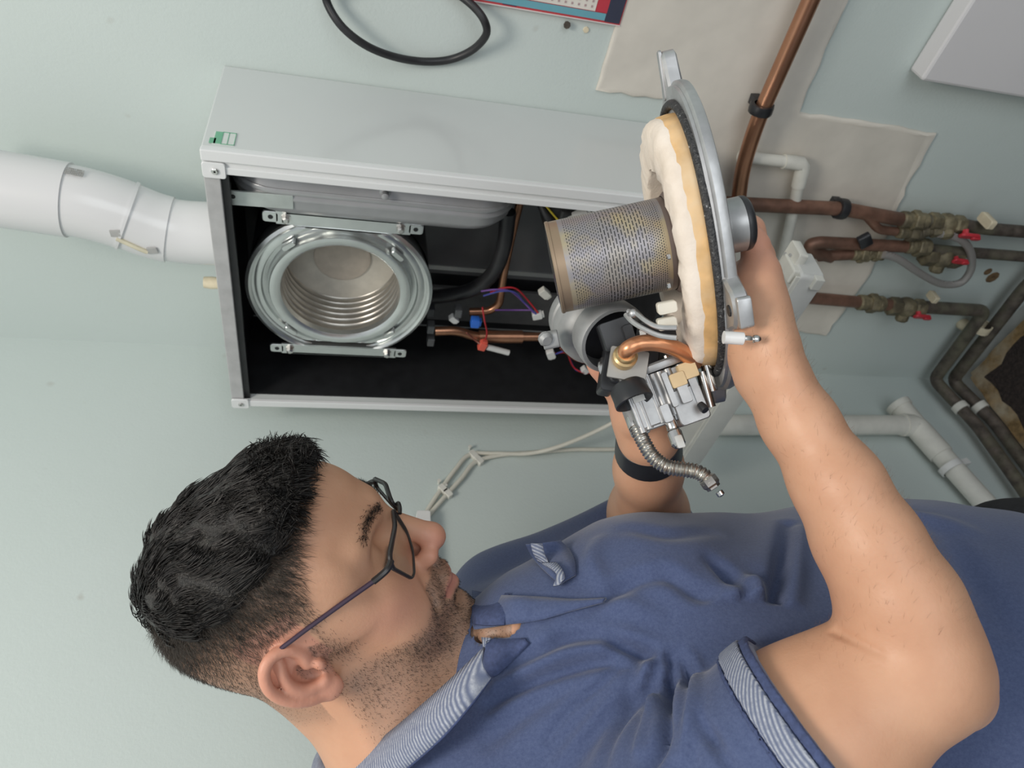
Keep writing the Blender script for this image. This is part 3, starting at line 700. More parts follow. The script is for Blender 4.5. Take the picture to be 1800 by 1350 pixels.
tc = WA(1394, 457, .262)
tb_ = MB().rbox(tc, (.019, .016, .006), .003, (ax_, ay_, az_), 3).build('terminal_cover', M['offwhite'], cpan, True)
m = MB(); m.box(tc+az_*.007, (.008, .0018, .0016), (ax_, ay_, az_)); m.box(tc+az_*.007+ay_*.006, (.002, .006, .0016), (ax_, ay_, az_)); m.box(tc+az_*.007-ax_*.006-ay_*.005, (.002, .004, .0016), (ax_, ay_, az_))
m.build('latch', simple('latch_shadow_grey', (.42, .42, .41), .5), cpan)
MB().box(WA(1440, 497, .30)+az_*.004, (.008, .006, .006), (ax_, ay_, az_)).build('hinge_lug', M['offwhite'], cpan, bevel=.001)
# ------------------------------------------------------------------ flue
flue = thing('flue_pipe', 'white flue pipe with a double bend rising from the boiler top', 'flue', (.32, -.10, BZ1))
def fpt(x, y): return WA(x, y, .10)
A0 = np.array([.316, -.10, BZ1]); A1 = fpt(298, 408); A2 = fpt(222, 385); A3 = fpt(112, 329); A4 = fpt(-90, 318)
fr = .0432
fm = simple('white_flue_enamel', (.64, .64, .645), .22, var=.015, scale=6, spec=.6)
fp = fillet([A0, np.array([A1[0], -.10, A1[2]]), A2*.55+A3*.45, A4], .085, 18)
fp = [p for p in fp]
L_ = np.concatenate([[0], np.cumsum([np.linalg.norm(q-p) for p, q in zip(fp, fp[1:])])]); fpa = np.array(fp)
def fcut(s0, s1, n=26): ss = np.linspace(s0, s1, n); return [np.array([np.interp(v, L_, fpa[:, i]) for i in range(3)]) for v in ss]
def sat(p): return L_[np.argmin(np.linalg.norm(fpa-p, axis=1))]
dense = fcut(0, L_[-1], 400); sd = np.linspace(0, L_[-1], 400)
def sat(p): return sd[np.argmin(np.linalg.norm(np.array(dense)-p, axis=1))]
s1, s2, s3 = sat(A1)+.004, sat(A2), sat(A3)
for nm, q0, q1, r_ in (('lower_pipe', 0, s1, fr*.94), ('lower_elbow', s1-.004, s2, fr*.985), ('upper_elbow', s2-.003, s3, fr), ('upper_pipe', s3-.004, L_[-1], fr*1.05)):
    MB().tube(fcut(q0, q1), r_, 44).build(nm, fm, flue, True)
for s_ in (s2, s3):
    MB().tube(fcut(s_-.0015, s_+.002, 4), fr*1.04, 44).build('seam_ring', fm, flue, True)
# faded print on the bend, grey strap ends and the yellowed tape between them
def on_flue(x, y, cen_off=.10, r=fr*1.012):
    d = unit(ray(x, y)); best = None                   # nearest point on the bent tube's skin
    axp = dense
    for t in np.linspace(.6, 1.1, 1500):
        p = CAM+d*t
        if min(np.linalg.norm(np.array(axp)-p, axis=1)) <= r: return p
    return CAM+d*.85
pr_ = simple('faded_print', (.30, .30, .29), .7)
def decal(px, name, mat, w, h, ang):
    p = on_flue(*px); axp = np.array(dense); i = np.argmin(np.linalg.norm(axp-p, axis=1)); n = unit(p-axp[i])
    a = unit(axp[min(i+1, len(axp)-1)]-axp[max(i-1, 0)]); a = unit(a-n*(a@n)); b = np.cross(n, a); c_, s_ = math.cos(ang), math.sin(ang)
    return p, c_*a+s_*b, -s_*a+c_*b, n
p, a, b, n = decal((131, 304), 'print', pr_, 1, 1, 0)
mk_ = MB()
for j in range(4):
    for i in range(9): mk_.box(p+b*(j-1.5)*.0032+a*(i-4)*.0021+n*.0016, (.0009 if (i*7+j*3) % 4 else .0004, .0009, .0004), (a, b, n))
mk_.build('small_print', pr_, flue)['kind'] = 'stuff'
q1, q2 = None, None
for px in ((203, 410), (268, 440)):
    p, a, b, n = decal(px, 'strap', pr_, 1, 1, 0); MB().box(p+n*.0005, (.006, .0045, .0008), (unit(a+b*.5), unit(b-a*.5), n)).build('grey_mark', simple('grey_mark', (.36, .36, .35), .6), flue, bevel=.0005)
tp = [on_flue(x, y) for x, y in ((205, 419), (225, 428), (245, 437), (260, 443))]
MB().tube(spline(tp, 4), .0032, 6).build('yellow_tape', simple('yellow_tape', (.60, .56, .42), .6), flue, True)
for (x, y) in ((365, 418), (372, 497)):
    MB().lathe(SW(x, y, .90 if y < 450 else .99), (0, 0, 1), [(.008, -.012), (.009, 0), (.008, .010)], 10).build('sampling_cap', M['cream_plastic'], flue, True)
# ------------------------------------------------------------------ burner assembly in the man's hands
BC = S(1175, 437, .55); n_ = unit(np.array([-.20, .978, .075])); e1 = unit(np.array([.98, .20, -.26])); e2 = np.array([.26, .0, .97])
e2 = unit(e2-n_*(e2@n_)-e1*(e2@e1)); e1 = unit(e1-n_*(e1@n_))
def BP(a, b, h): return C2W(BC+e1*a+e2*b+n_*h)
WN, WE1, WE2 = VX(n_), VX(e1), VX(e2)
burner = thing('burner_assembly', 'dismantled gas burner with perforated steel tube and fan held in both hands', 'burner', C2W(BC))
def oval(A, B, N=72, p=2.2, bumps=()):
    out = []
    for k in range(N):
        t = 2*math.pi*k/N; c, s_ = math.cos(t), math.sin(t)
        x = A*math.copysign(abs(c)**(2/p), c); y = B*math.copysign(abs(s_)**(2/p), s_); out.append([x, y])
    return np.array(out)
bax = (WE1, WE2, WN)
# flange casting with tabs
ol = []
base = oval(.119, .0790, 96, 2.1)
for x, y in base: ol.append((x, y))
fl_m = MB(); fl_m.loft(BP(0, 0, -.0250), bax, base, [(-.0050, .004), (-.0038, .001), (-.001, 0), (.0025, .0), (.0042, .002), (.0050, .005)])
flange = fl_m.build('flange_plate', M['alu'], burner, True, sharp=35)
m = MB(); m.loft(BP(0, 0, -.0195), bax, oval(.1165, .0768, 96, 2.1), [(-.001, 0), (.0012, .0006), (.0014, .003)]); m.build('raised_rim', M['alu'], flange, True, sharp=35)
def tab(a0, a1, b0, b1, w0, w1, h0=-.0245, th=.0056):
    p0, p1 = np.array([a0, b0]), np.array([a1, b1]); d = unit(p1-p0); q = np.array([-d[1], d[0]]); tabs = MB()
    P = [p0+q*w0, p0-q*w0]
    for k in range(9):
        t = -math.pi/2+math.pi*k/8; P.append(p1-d*w1*.8+d*math.cos(t)*w1*.8+q*math.sin(t)*w1)
    c = np.mean(P, 0); P = [tuple(p-c) for p in P]
    tabs.loft(BP(c[0], c[1], h0), bax, P, [(-th, .0025), (-th+.0015, 0), (th-.002, 0), (th, .0025)])
    return tabs.build('mounting_tab', M['alu'], flange, True, sharp=30)
tab(.106, .143, .016, .018, .0165, .0092); tab(-.110, -.138, .018, .018, .017, .010)
tab(-.036, -.040, -.062, -.096, .024, .015); tab(.05, .056, .066, .088, .018, .010); tab(-.05, -.055, .066, .090, .018, .011)
MB().rbox(BP(.126, .017, -.0186), (.018, .0035, .0012), .002, bax, 3).build('tab_rib', M['alu'], flange, True)
MB().lathe(BP(-.040, -.084, -.0188), WN, [(.0042, 0), (.0040, .0008)], 12).build('bolt_hole', M['liner'], flange)
MB().rbox(BP(-.040, -.098, -.025), (.0105, .0032, .0045), .002, bax, 3).build('boss_pad', M['alu'], flange, True)
# gasket rope
gk = NT('graphite_rope'); gv = gk.coords(); gk.col(gk.ramp(gk.noise(330, 2, gv), [(.45, (.03, .03, .032)), (.66, (.06, .06, .06)), (.75, (.5, .5, .5))])).pr(.55, .2); gk.bump(gk.noise(420, 2, gv), .9, .002)
MB().tube([BP(x, y, -.0172) for x, y in oval(.1035, .0738, 90, 2.15)], .0034, 10, True).build('rope_gasket', gk.m, burner, True)
# insulation board with the hole for the tube
io = oval(.0965, .0705, 84, 2.2); hol_o = oval(.060, .046, 84, 2.0)
V = []; F = []; N = len(io)
prof = [(0, -.021), (0, .001), (.03, .003), (.4, .0042), (.78, .0036), (.92, .0010), (.98, -.0030), (1.0, -.007), (1.0, -.0115), (1.008, -.016), (1.006, -.021)]
for t, h in prof:
    for k, (x, y) in enumerate(io):
        a = math.atan2(y, x); hp = hol_o[k]*(1+.012*math.sin(a*9)); q = hp+(np.array([x, y])-hp)*t
        jig = (.0012*math.sin(k*1.7)*math.sin(k*.61+2)+rng.normal(0, .0004)) if 0 < t < .99 else 0
        q = q*(1+.006*math.sin(k*.9)*(1 if t > .9 else 0)); V.append(BP(q[0], q[1], h+jig))
for i in range(len(prof)-1):
    for k in range(N): l = (k+1) % N; F.append((i*N+k, i*N+l, (i+1)*N+l, (i+1)*N+k))
im = NT('ceramic_fibre'); iv = im.coords()
im.col(im.ramp(im.noise(38, 4, iv), [(.3, (.70, .60, .50)), (.65, (.80, .71, .62))])).pr(.95); im.bump(im.noise(120, 4, iv), .45, .002)
insul = tag(mesh_obj('insulation', V, F, im.m, burner, True, None, 60), 'pale pink fibre insulation with scorched orange edge')
sc = simple('scorched_fibre', (.66, .40, .17), .95, var=.28, scale=45, bump=.4, dirt=(.74, .56, .36))
V = []; F = []
for h, s_ in ((-.0052, .996), (-.0075, 1.006), (-.014, 1.013), (-.0200, 1.010)):
    for k, (x, y) in enumerate(io): q = np.array([x, y])*(1+.006*math.sin(k*.9))*s_; V.append(BP(q[0], q[1], h+rng.normal(0, .0003)))
for i in range(3):
    for k in range(N): l = (k+1) % N; F.append((i*N+k, i*N+l, (i+1)*N+l, (i+1)*N+k))
tag(mesh_obj('scorched_edge', V, F, sc, insul, True), 'orange scorched edge of the insulation')
# perforated tube
tm = NT('perforated_burner_steel'); ta = tm.attr('tuv'); sep = tm.n('ShaderNodeSeparateXYZ'); tm.l(ta.outputs['Vector'], sep.inputs[0])
ang, hgt = sep.outputs[0], sep.outputs[1]
def slots(pu, pv, du, dv, stag):
    row = tm.math('FLOOR', tm.math('DIVIDE', hgt, pv)); fv = tm.math('FRACT', tm.math('DIVIDE', hgt, pv))
    off = tm.math('MULTIPLY', tm.math('MODULO', tm.math('ABSOLUTE', row), 2.0), stag)
    fu = tm.math('FRACT', tm.math('ADD', tm.math('DIVIDE', ang, pu), off))
    a = tm.math('LESS_THAN', tm.math('ABSOLUTE', tm.math('SUBTRACT', fv, .5)), dv/2); b = tm.math('LESS_THAN', tm.math('ABSOLUTE', tm.math('SUBTRACT', fu, .5)), du/2)
    return tm.math('MULTIPLY', a, b)
sA = slots(.0030, .0017, .55, .34, .5); sB = slots(.0058, .0024, .78, .30, .5); sC = slots(.0021, .0016, .55, .42, .5)
band1 = tm.math('LESS_THAN', tm.math('ABSOLUTE', tm.math('SUBTRACT', hgt, .0655)), .0125)
band2 = tm.math('LESS_THAN', tm.math('ABSOLUTE', tm.math('SUBTRACT', hgt, .0365)), .0165)
band3 = tm.math('LESS_THAN', tm.math('ABSOLUTE', tm.math('SUBTRACT', hgt, .0135)), .0062)
hol = tm.math('ADD', tm.math('ADD', tm.math('MULTIPLY', sA, band1), tm.math('MULTIPLY', sB, band2)), tm.math('MULTIPLY', sC, band3), True)
tv = tm.coords(); tn = tm.noise(26, 4, tv); tn2 = tm.noise(14, 3, tm.coords((1, 1, 1.3)))
tint = tm.ramp(tn, [(.22, (.27, .24, .22)), (.38, (.36, .33, .30)), (.48, (.32, .305, .325)), (.60, (.47, .40, .27)), (.70, (.50, .44, .33)), (.86, (.39, .355, .32))])
tint = tm.mix(tm.ramp(tn2, [(.52, (0, 0, 0)), (.62, (.6, .6, .6))]), tint, (.50, .37, .22))
rim = tm.math('GREATER_THAN', hgt, .0815)
tint = tm.mix(rim, tint, (.34, .25, .17))
tint = tm.mix(tm.math('LESS_THAN', hgt, .0045), tint, (.22, .17, .15))
fac = tm.mix(hol, tint, (.012, .012, .014)); tm.col(fac); tm.pr(.42, .55)
tm.l(tm.math('SUBTRACT', .55, tm.math('MULTIPLY', hol, .55)), tm.b.inputs['Metallic'])
TR = .0358; prof = [(TR*.98, -.02), (TR, .0), (TR*1.008, .001), (TR*1.0, .0022)]+[(TR, .0022+(.0858)*k/8) for k in range(1, 9)]+[(TR*1.016, .0882), (TR*1.016, .0902), (TR*.99, .0908)]
tu = MB().lathe(BP(.004, 0, 0), WN, prof, 72, False); to = tu.build('burner_tube', tm.m, burner, True, sharp=40)
at = to.data.attributes.new('tuv', 'FLOAT_VECTOR', 'POINT'); dat = np.zeros((len(tu.V), 3)); P_ = np.array(tu.V)-BP(.004, 0, 0); hh = P_@WN
n72 = 72; dat[:, 0] = np.tile(np.arange(72)/72*2*math.pi*TR, len(prof)); dat[:, 1] = hh; at.data.foreach_set('vector', dat.ravel())
MB().lathe(BP(.004, 0, .0885), WN, [(TR*1.0, 0), (TR*.97, .0022), (TR*.6, .0030), (.001, .0032)], 60).build('end_cap', M['steel'], to, True)
MB().lathe(BP(.004, 0, -.006), WN, [(TR*1.10, 0), (TR*1.10, .003), (TR*1.02, .006)], 48, False).build('tube_collar', simple('burnt_collar', (.20, .15, .13), .7, .4, var=.3), to, True)
for dx_ in (-.012, .02): MB().lathe(C2W(S(1178, 470+dx_*1600, .503)), WN, [(.0022, 0), (.0022, .002), (.001, .0026)], 8).build('rivet', M['steel'], to, True)
# cylinder under the plate
cy = MB().lathe(BP(.012, -.050, -.0290), -WN, [(.0198, 0), (.0198, .003), (.0191, .004), (.0191, .0145)], 40).build('motor_housing', simple('brushed_grey', (.40, .40, .40), .38, .75, var=.1, scale=80), burner, True, sharp=35)
MB().lathe(BP(.012, -.050, -.0435), -WN, [(.0191, 0), (.0194, .001), (.0188, .004), (.0165, .006), (.008, .0066)], 40).build('end_cap', M['black_plastic'], cy, True, sharp=40)
# ignition electrode
el = bpy.data.objects.new('ignition_electrode', None); link(el, burner, SW(1285, 594, .466)-wloc(burner))
ed = unit(SW(1330, 597, .466)-SW(1285, 594, .466))
MB().lathe(SW(1272, 593, .466), ed, [(.0043, 0), (.0043, .0128), (.0036, .0132)], 18).build('ceramic_sleeve', simple('white_ceramic', (.72, .71, .70), .25), el, True, sharp=40)
MB().lathe(SW(1308, 595, .466), ed, [(.0022, 0), (.0022, .0042), (.0017, .0048), (.0017, .0056), (.0027, .0063), (.0030, .0085), (.0022, .0105), (.0010, .0113)], 14).build('terminal', M['steel'], el, True)
for yy in (540, 568): MB().rbox(SW(1172, yy, .509), (.0070, .0042, .0042), .002, (WN, WE1, WE2), 3).build('ceramic_block', simple('cream_ceramic', (.68, .64, .55), .5), el, True)
for px in (((1190, 576, .500), (1158, 575, .505), (1138, 566, .510), (1118, 551, .520), (1104, 547, .526)), ((1190, 594, .497), (1160, 590, .503), (1135, 580, .508), (1112, 566, .518), (1100, 553, .526))):
    MB().tube(spline([SW(*p) for p in px], 5), .0019, 8).build('electrode_rod', M['alu'], el, True)
MB().ball(SW(1113, 551, .522), .0036, 8).build('rod_bead', M['alu'], el, True)
# fan
fan = bpy.data.objects.new('fan', None); link(fan, burner, SW(1050, 575, .60)-wloc(burner))
fa = unit(VX(np.array([-.50, -.30, -.80]))); fc = SW(1082, 600, .585)
M['fan_alu'] = simple('dull_cast_aluminium', (.33, .335, .335), .55, .4, var=.12, scale=50, bump=.1)
fb = SW(1044, 574, .630)
MB().lathe(fb-fa*.02, fa, [(0.0155, -0.0120), (0.0294, -0.0120), (0.0328, -0.0080), (0.0345, 0.0000), (0.0345, 0.0040), (0.0328, 0.0060), (0.0345, 0.0080), (0.0345, 0.0140), (0.0333, 0.0180), (0.0345, 0.0200), (0.0333, 0.0280), (0.0286, 0.0340), (0.0256, 0.0360)], 48).build('volute', M['fan_alu'], fan, True, sharp=35)
MB().lathe(fc-fa*.006, fa, [(0.0299, -0.0160), (0.0312, -0.0040), (0.0312, 0.0030), (0.0299, 0.0055), (0.0268, 0.0055), (0.0260, 0.0020), (0.0251, -0.0140)], 44, False).build('inlet_ring', M['fan_alu'], fan, True, sharp=35)
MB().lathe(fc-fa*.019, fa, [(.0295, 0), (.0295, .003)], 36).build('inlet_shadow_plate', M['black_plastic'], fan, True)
MB().rbox(SW(968, 597, .60), (.007, .007, .007), .003, (WE1, WE2, WN), 3).build('volute_lug', M['fan_alu'], fan, True)
MB().lathe(SW(960, 597, .592), fa, [(.006, -.004), (.0065, 0), (.004, .003)], 10).build('screw', M['fan_alu'], fan, True)
mo = MB(); mo.rbox(SW(1083, 588, .565), (.0115, .0125, .011), .002, (unit(VX([.9, .3, 0])), unit(VX([-.3, .9, 0])), unit(VX([0, 0, 1.]))), 3); mo.rbox(SW(1103, 590, .562), (.0085, .004, .012), .002, (unit(VX([.9, .3, 0])), unit(VX([-.3, .9, 0])), unit(VX([0, 0, 1.]))), 3)
mo.build('motor_plug', M['black_plastic'], fan, True)
MB().rbox(SW(1130, 587, .55), (.003, .0022, .003), .001, (WE1, WN, WE2), 3).build('white_wire_plug', M['white_matte'], fan, True)
# mixer block, square plate, brass nut and gas pipe
qx = unit(VX(np.array([-.18, -.98, 0]))); qy = unit(VX(np.array([-.96, .18, -.2]))); qz = unit(np.cross(qx, qy)); qz = qz if qz@(CAM-SW(1100, 630, .545)) > 0 else -qz
qy = np.cross(qz, qx)
mix = MB(); mix.rbox(SW(1112, 640, .565), (.018, .020, .012), .004, (qx, qy, qz), 3); mix.rbox(SW(1070, 650, .57), (.006, .020, .012), .003, (qx, qy, qz), 3); mix.rbox(SW(1150, 625, .575), (.020, .022, .012), .004, (qx, qy, qz), 3)
mixo = mix.build('mixer_block', M['black_plastic'], burner, True)
MB().rbox(SW(1104, 641, .541), (.0150, .0125, .0012), .0015, (qx, qy, qz), 2).build('square_plate', simple('nickel_plate', (.36, .345, .32), .48, .7, var=.08), mixo, True)
MB().box(SW(1112, 664, .541)+qz*.0010, (.005, .0018, .0012), (qx, qy, qz)).build('plate_notch', M['liner'], mixo)
brass = simple('brass', (.72, .52, .27), .32, .8, var=.1)
MB().lathe(SW(1098, 629, .539), unit(qz*.8+VX([.5, 0, -.4])*.5), [(.0092, -.003), (.0095, 0), (.0095, .004), (.0080, .0055), (.0078, .0075), (.0068, .009)], 20).build('brass_nut', brass, mixo, True, sharp=30)
gp = [SW(1098, 625, .536), SW(1104, 613, .527), SW(1124, 604, .527), SW(1150, 603, .527), SW(1178, 609, .530), SW(1205, 622, .536), SW(1222, 640, .545)]
MB().tube(spline(gp, 7), .0062, 16).build('gas_pipe', M['copper_bright'], burner, True)
ch = MB(); ch.tube(fillet([SW(1060, 632, .575), SW(1056, 645, .57), SW(1078, 690, .565)], .004, 4), .0030, 8); ch.box(SW(1066, 660, .573), (.011, .002, .004), (unit(SW(1078, 690, .57)-SW(1056, 640, .57)), qy, qz)); ch.build('spring_clip', M['steel'], mixo, True)
# black air duct with open end
da_ = unit(VX(np.array([-.86, -.34, -.40]))); dc_ = SW(1108, 691, .535)
MB().lathe(dc_-da_*.008, da_, [(.0115, 0), (.0142, .003), (.0145, .011), (.0150, .013), (.0150, .016), (.0136, .0165), (.0120, .014), (.011, .005), (.001, .004)], 36, False).build('air_duct', M['black_plastic'], burner, True, sharp=40)
# gas valve
M['valve_alu'] = simple('valve_casting', (.40, .40, .40), .44, .8, var=.15, scale=70, bump=.15)
gv_ = bpy.data.objects.new('gas_valve', None); link(gv_, burner, SW(1170, 705, .55)-wloc(burner))
vx_ = unit(VX(np.array([.34, -.94, 0]))); vy_ = unit(VX(np.array([-.93, -.33, -.12]))); vz_ = unit(np.cross(vx_, vy_)); vz_ = vz_ if vz_@(CAM-SW(1170, 705, .55)) > 0 else -vz_
vy_ = unit(np.cross(vz_, vx_)); vax_ = (vx_, vy_, vz_); vo = SW(1166, 700, .556)
def VP(a, b, c): return vo+vx_*a+vy_*b+vz_*c
b = MB(); b.rbox(vo, (.024, .020, .014), .004, vax_, 3); b.rbox(VP(-.018, .006, .0), (.011, .024, .016), .004, vax_, 3); b.rbox(VP(.014, -.012, .006), (.012, .014, .012), .003, vax_, 3)
b.build('body', M['valve_alu'], gv_, True, sharp=35)
for i, a_ in enumerate((-.026, -.0205, -.0095, -.004, .0015, .008, .018)):
    MB().tube([VP(a_, -.020+.004*i*.3, .013), VP(a_, .020, .013)], .0034, 10).build('rib', M['valve_alu'], gv_, True)
lid = MB().lathe(VP(.006, .024, .004), vy_, [(.001, -.003), (.026, -.003), (.0275, -.001), (.0275, .002), (.026, .0035), (.012, .0045), (.001, .005)], 40)
lid.V = [tuple(vo+vx_*((np.array(v)-vo)@vx_)+vy_*((np.array(v)-vo)@vy_)+vz_*(((np.array(v)-vo)@vz_)*.62)) for v in lid.V]
lid.build('cover', M['valve_alu'], gv_, True, sharp=30)
for a_, c_ in ((-.016, .010), (.026, .008), (.012, .017)): MB().lathe(VP(a_, .027, c_*.7), vy_, [(.003, 0), (.003, .003), (.002, .004)], 10).build('cover_screw', M['steel'], gv_, True, sharp=30)
pinm = MB(); pin_d = unit(SW(1196, 788, .528)-SW(1178, 738, .540)); pinm.lathe(SW(1176, 734, .541), pin_d, [(.0046, 0), (.0046, .010), (.0040, .011), (.0056, .013), (.0056, .023), (.0040, .025)], 12)
pin = pinm.build('test_nipple', M['steel'], gv_, True, sharp=35)
MB().rbox(SW(1194, 776, .527), (.0052, .0028, .0032), .001, (pin_d, unit(np.cross(pin_d, vz_)), vz_), 3).build('nipple_flat', simple('pale_nipple', (.72, .72, .70), .3, .4), gv_, True)
lab = MB().rbox(VP(-.018, .009, .0172), (.0075, .0058, .0004), .0005, vax_, 2).build('label', simple('valve_label', (.74, .74, .70), .5), gv_)
mk = MB(); lc = VP(-.018, .009, .0177)
for (a0, b0, ha, hb) in ((.0020, .001, .0003, .0024), (.0028, -.0012, .0009, .0003), (.0040, 0, .0003, .0024), (.0050, .001, .0006, .0003), (.0050, -.001, .0006, .0003), (-.002, .002, .0018, .0002), (-.0025, -.001, .0012, .0002)): mk.box(lc+vx_*a0*.9+vy_*b0*.9, (ha, hb, .0001), vax_)
mk.build('label_print', M['black_plastic'], gv_)
for p, s_ in ((SW(1191, 668, .538), .0058), (SW(1208, 652, .540), .0068)): MB().rbox(p, (s_, s_*.95, s_*.8), .0015, vax_, 3).build('tan_plug', simple('tan_plug', (.62, .47, .27), .5, var=.1), gv_, True)
for (a_, b_) in ((.030, -.005), (.036, .006)): MB().tube([VP(a_, b_-.014, .008), VP(a_+.003, b_+.014, .010)], .0042, 12).build('solenoid', M['steel'], gv_, True)
MB().lathe(SW(1236, 717, .527), unit(SW(1236, 717, .527)-SW(1220, 700, .535)), [(.003, -.004), (.0034, 0), (.003, .003)], 10).build('black_tip', M['black_plastic'], gv_, True)
b = MB(); b.rbox(SW(1110, 720, .565), (.006, .022, .014), .002, (vx_, vy_, vz_), 3); b.build('side_plate', M['fan_alu'], gv_, True)
for i, (a_, b_, hx2, hy2, c_) in enumerate(((-.006, -.012, .0035, .007, .018), (.003, .004, .0022, .014, .017), (.012, .000, .004, .010, .019), (.022, -.004, .003, .012, .015))):
    MB().rbox(VP(a_, b_, c_), (hx2, hy2, .004), .0012, vax_, 2).build('casting_block', M['valve_alu'], gv_, True)
for a_, b_, c_ in ((-.024, .016, .016), (-.012, .020, .015), (.020, .016, .014)): MB().lathe(VP(a_, b_, c_), vz_, [(.0026, 0), (.0026, .003), (.0018, .0036)], 8).build('body_screw', M['steel'], gv_, True, sharp=30)
# corrugated hose
hp_ = spline([SW(*p) for p in ((1116, 742, .556), (1122, 757, .552), (1132, 778, .547), (1148, 803, .542), (1172, 820, .538), (1200, 825, .535), (1224, 829, .532), (1240, 838, .530), (1248, 848, .529))], 30)
hp2 = [hp_[0]]; acc = 0
for a_, b_ in zip(hp_, hp_[1:]): hp2.append(b_)
L = np.concatenate([[0], np.cumsum([np.linalg.norm(b_-a_) for a_, b_ in zip(hp_, hp_[1:])])])
sN = int(L[-1]/.00055); ss = np.linspace(0, L[-1], sN); PP = np.stack([np.interp(ss, L, np.array(hp_)[:, i]) for i in range(3)], 1)
rr = .0056+.00055*np.sin(ss/.0026*2*math.pi)
hose = MB().tube(list(PP), list(rr), 14).build('corrugated_hose', simple('corrugated_steel', (.50, .48, .44), .3, .95, var=.08), burner, True)
hd = unit(PP[-1]-PP[-8])
MB().lathe(PP[-1]-hd*.004, hd, [(.0062, 0), (.0068, .001), (.0068, .006), (.0055, .0075), (.0055, .009), (.0035, .0095)], 6).build('hose_nut', simple('dark_nut', (.30, .28, .26), .3, .9), hose, True, sharp=30)
MB().lathe(PP[-1]+hd*.0055+VX([-.002, -.003, -.001]), hd, [(.003, 0), (.003, .003), (.0015, .004)], 10).build('nut_tip', M['steel'], hose, True)
MB().lathe(PP[3], unit(PP[0]-PP[12]), [(.0064, -.003), (.0068, 0), (.006, .006)], 14).build('hose_ferrule', M['steel'], hose, True)
# ------------------------------------------------------------------ the man
HC = np.array([-.1772, .1644, .5702]); HS = .9765
HM = np.array([[.302, .60005, .74077], [.26179, -.79938, .54079], [.91666, .0306, -.3985]])   # columns: his left, forward, up
def H(l, f, u): return HC+HM@np.array([l, f, u])*HS
def hl(P): return (P-HC)@HM/HS
def trace(field, x, y, d0=.36, d1=.95):
    r = np.array([(675-y)/FPX, (900-x)/FPX, 1.]); d = d0; L = np.linalg.norm(r)
    for _ in range(90):
        v = float(field((r*d)[None])[0])
        if v < .0004: return r*d
        d += max(v*.7, .0004)/L
        if d > d1: return None
    return r*d
fld = Field()
def hell(c, r, k=.012, op='u', ax=None): fld.ell(H(*c), np.array(r)*HS, HM if ax is None else HM@ax, k, op)
def hcone(a, b, ra, rb, k=.008, op='u'): fld.cone(H(*a), H(*b), ra*HS, rb*HS, k, op)
# head
hell((0, -.004, .038), (.074, .094, .078)); hell((0, .04, .055), (.060, .050, .050), .03); hell((0, .034, -.018), (.058, .058, .078), .03)
for s in (1, -1):
    hcone((s*.053, .002, -.058), (s*.020, .076, -.093), .0155, .014, .022); hell((s*.046, .056, -.010), (.020, .022, .018), .022)
    hell((s*.035, .060, -.045), (.024, .024, .030), .025)
    hcone((s*.008, .0905, .040), (s*.046, .071, .036), .0085, .008, .014); hell((s*.062, .03, .03), (.012, .03, .035), .02)
hell((0, .083, -.092), (.021, .018, .0165), .016); hell((0, .080, -.060), (.028, .020, .026), .018)
for s in (1, -1): hell((s*.033, .089, .018), (.017, .011, .0105), .012, 's')
for s in (1, -1): hell((s*.033, .0675, .0165), (.0145, .0145, .0125), .004); hcone((s*.022, .081, .006), (s*.044, .074, .008), .0035, .003, .008)
hcone((0, .090, .030), (0, .112, -.016), .0075, .0098, .010); hell((0, .113, -.021), (.0115, .011, .0105), .007)
for s in (1, -1):
    hell((s*.0135, .101, -.026), (.0075, .010, .0075), .006); hell((s*.0065, .1045, -.0335), (.0035, .006, .0040), .004, 's')
hcone((0, .103, -.036), (0, .099, -.048), .004, .004, .006)
for s in (1, -1):
    hcone((s*.024, .0865, -.0595), (s*.009, .0985, -.0542), .0035, .0062, .005); hcone((s*.009, .0985, -.0542), (0, .0995, -.0552), .0062, .0058, .005)
    hcone((s*.023, .0865, -.0625), (0, .0975, -.0675), .0040, .0072, .005)
    hcone((s*.027, .0910, -.0607), (0, .1075, -.0610), .0012, .0014, .0035, 's'); hcone((s*.024, .098, -.024), (s*.036, .084, -.052), .0022, .002, .010, 's')
hcone((-.014, .096, -.0790), (.014, .096, -.0790), .0035, .0035, .010, 's')
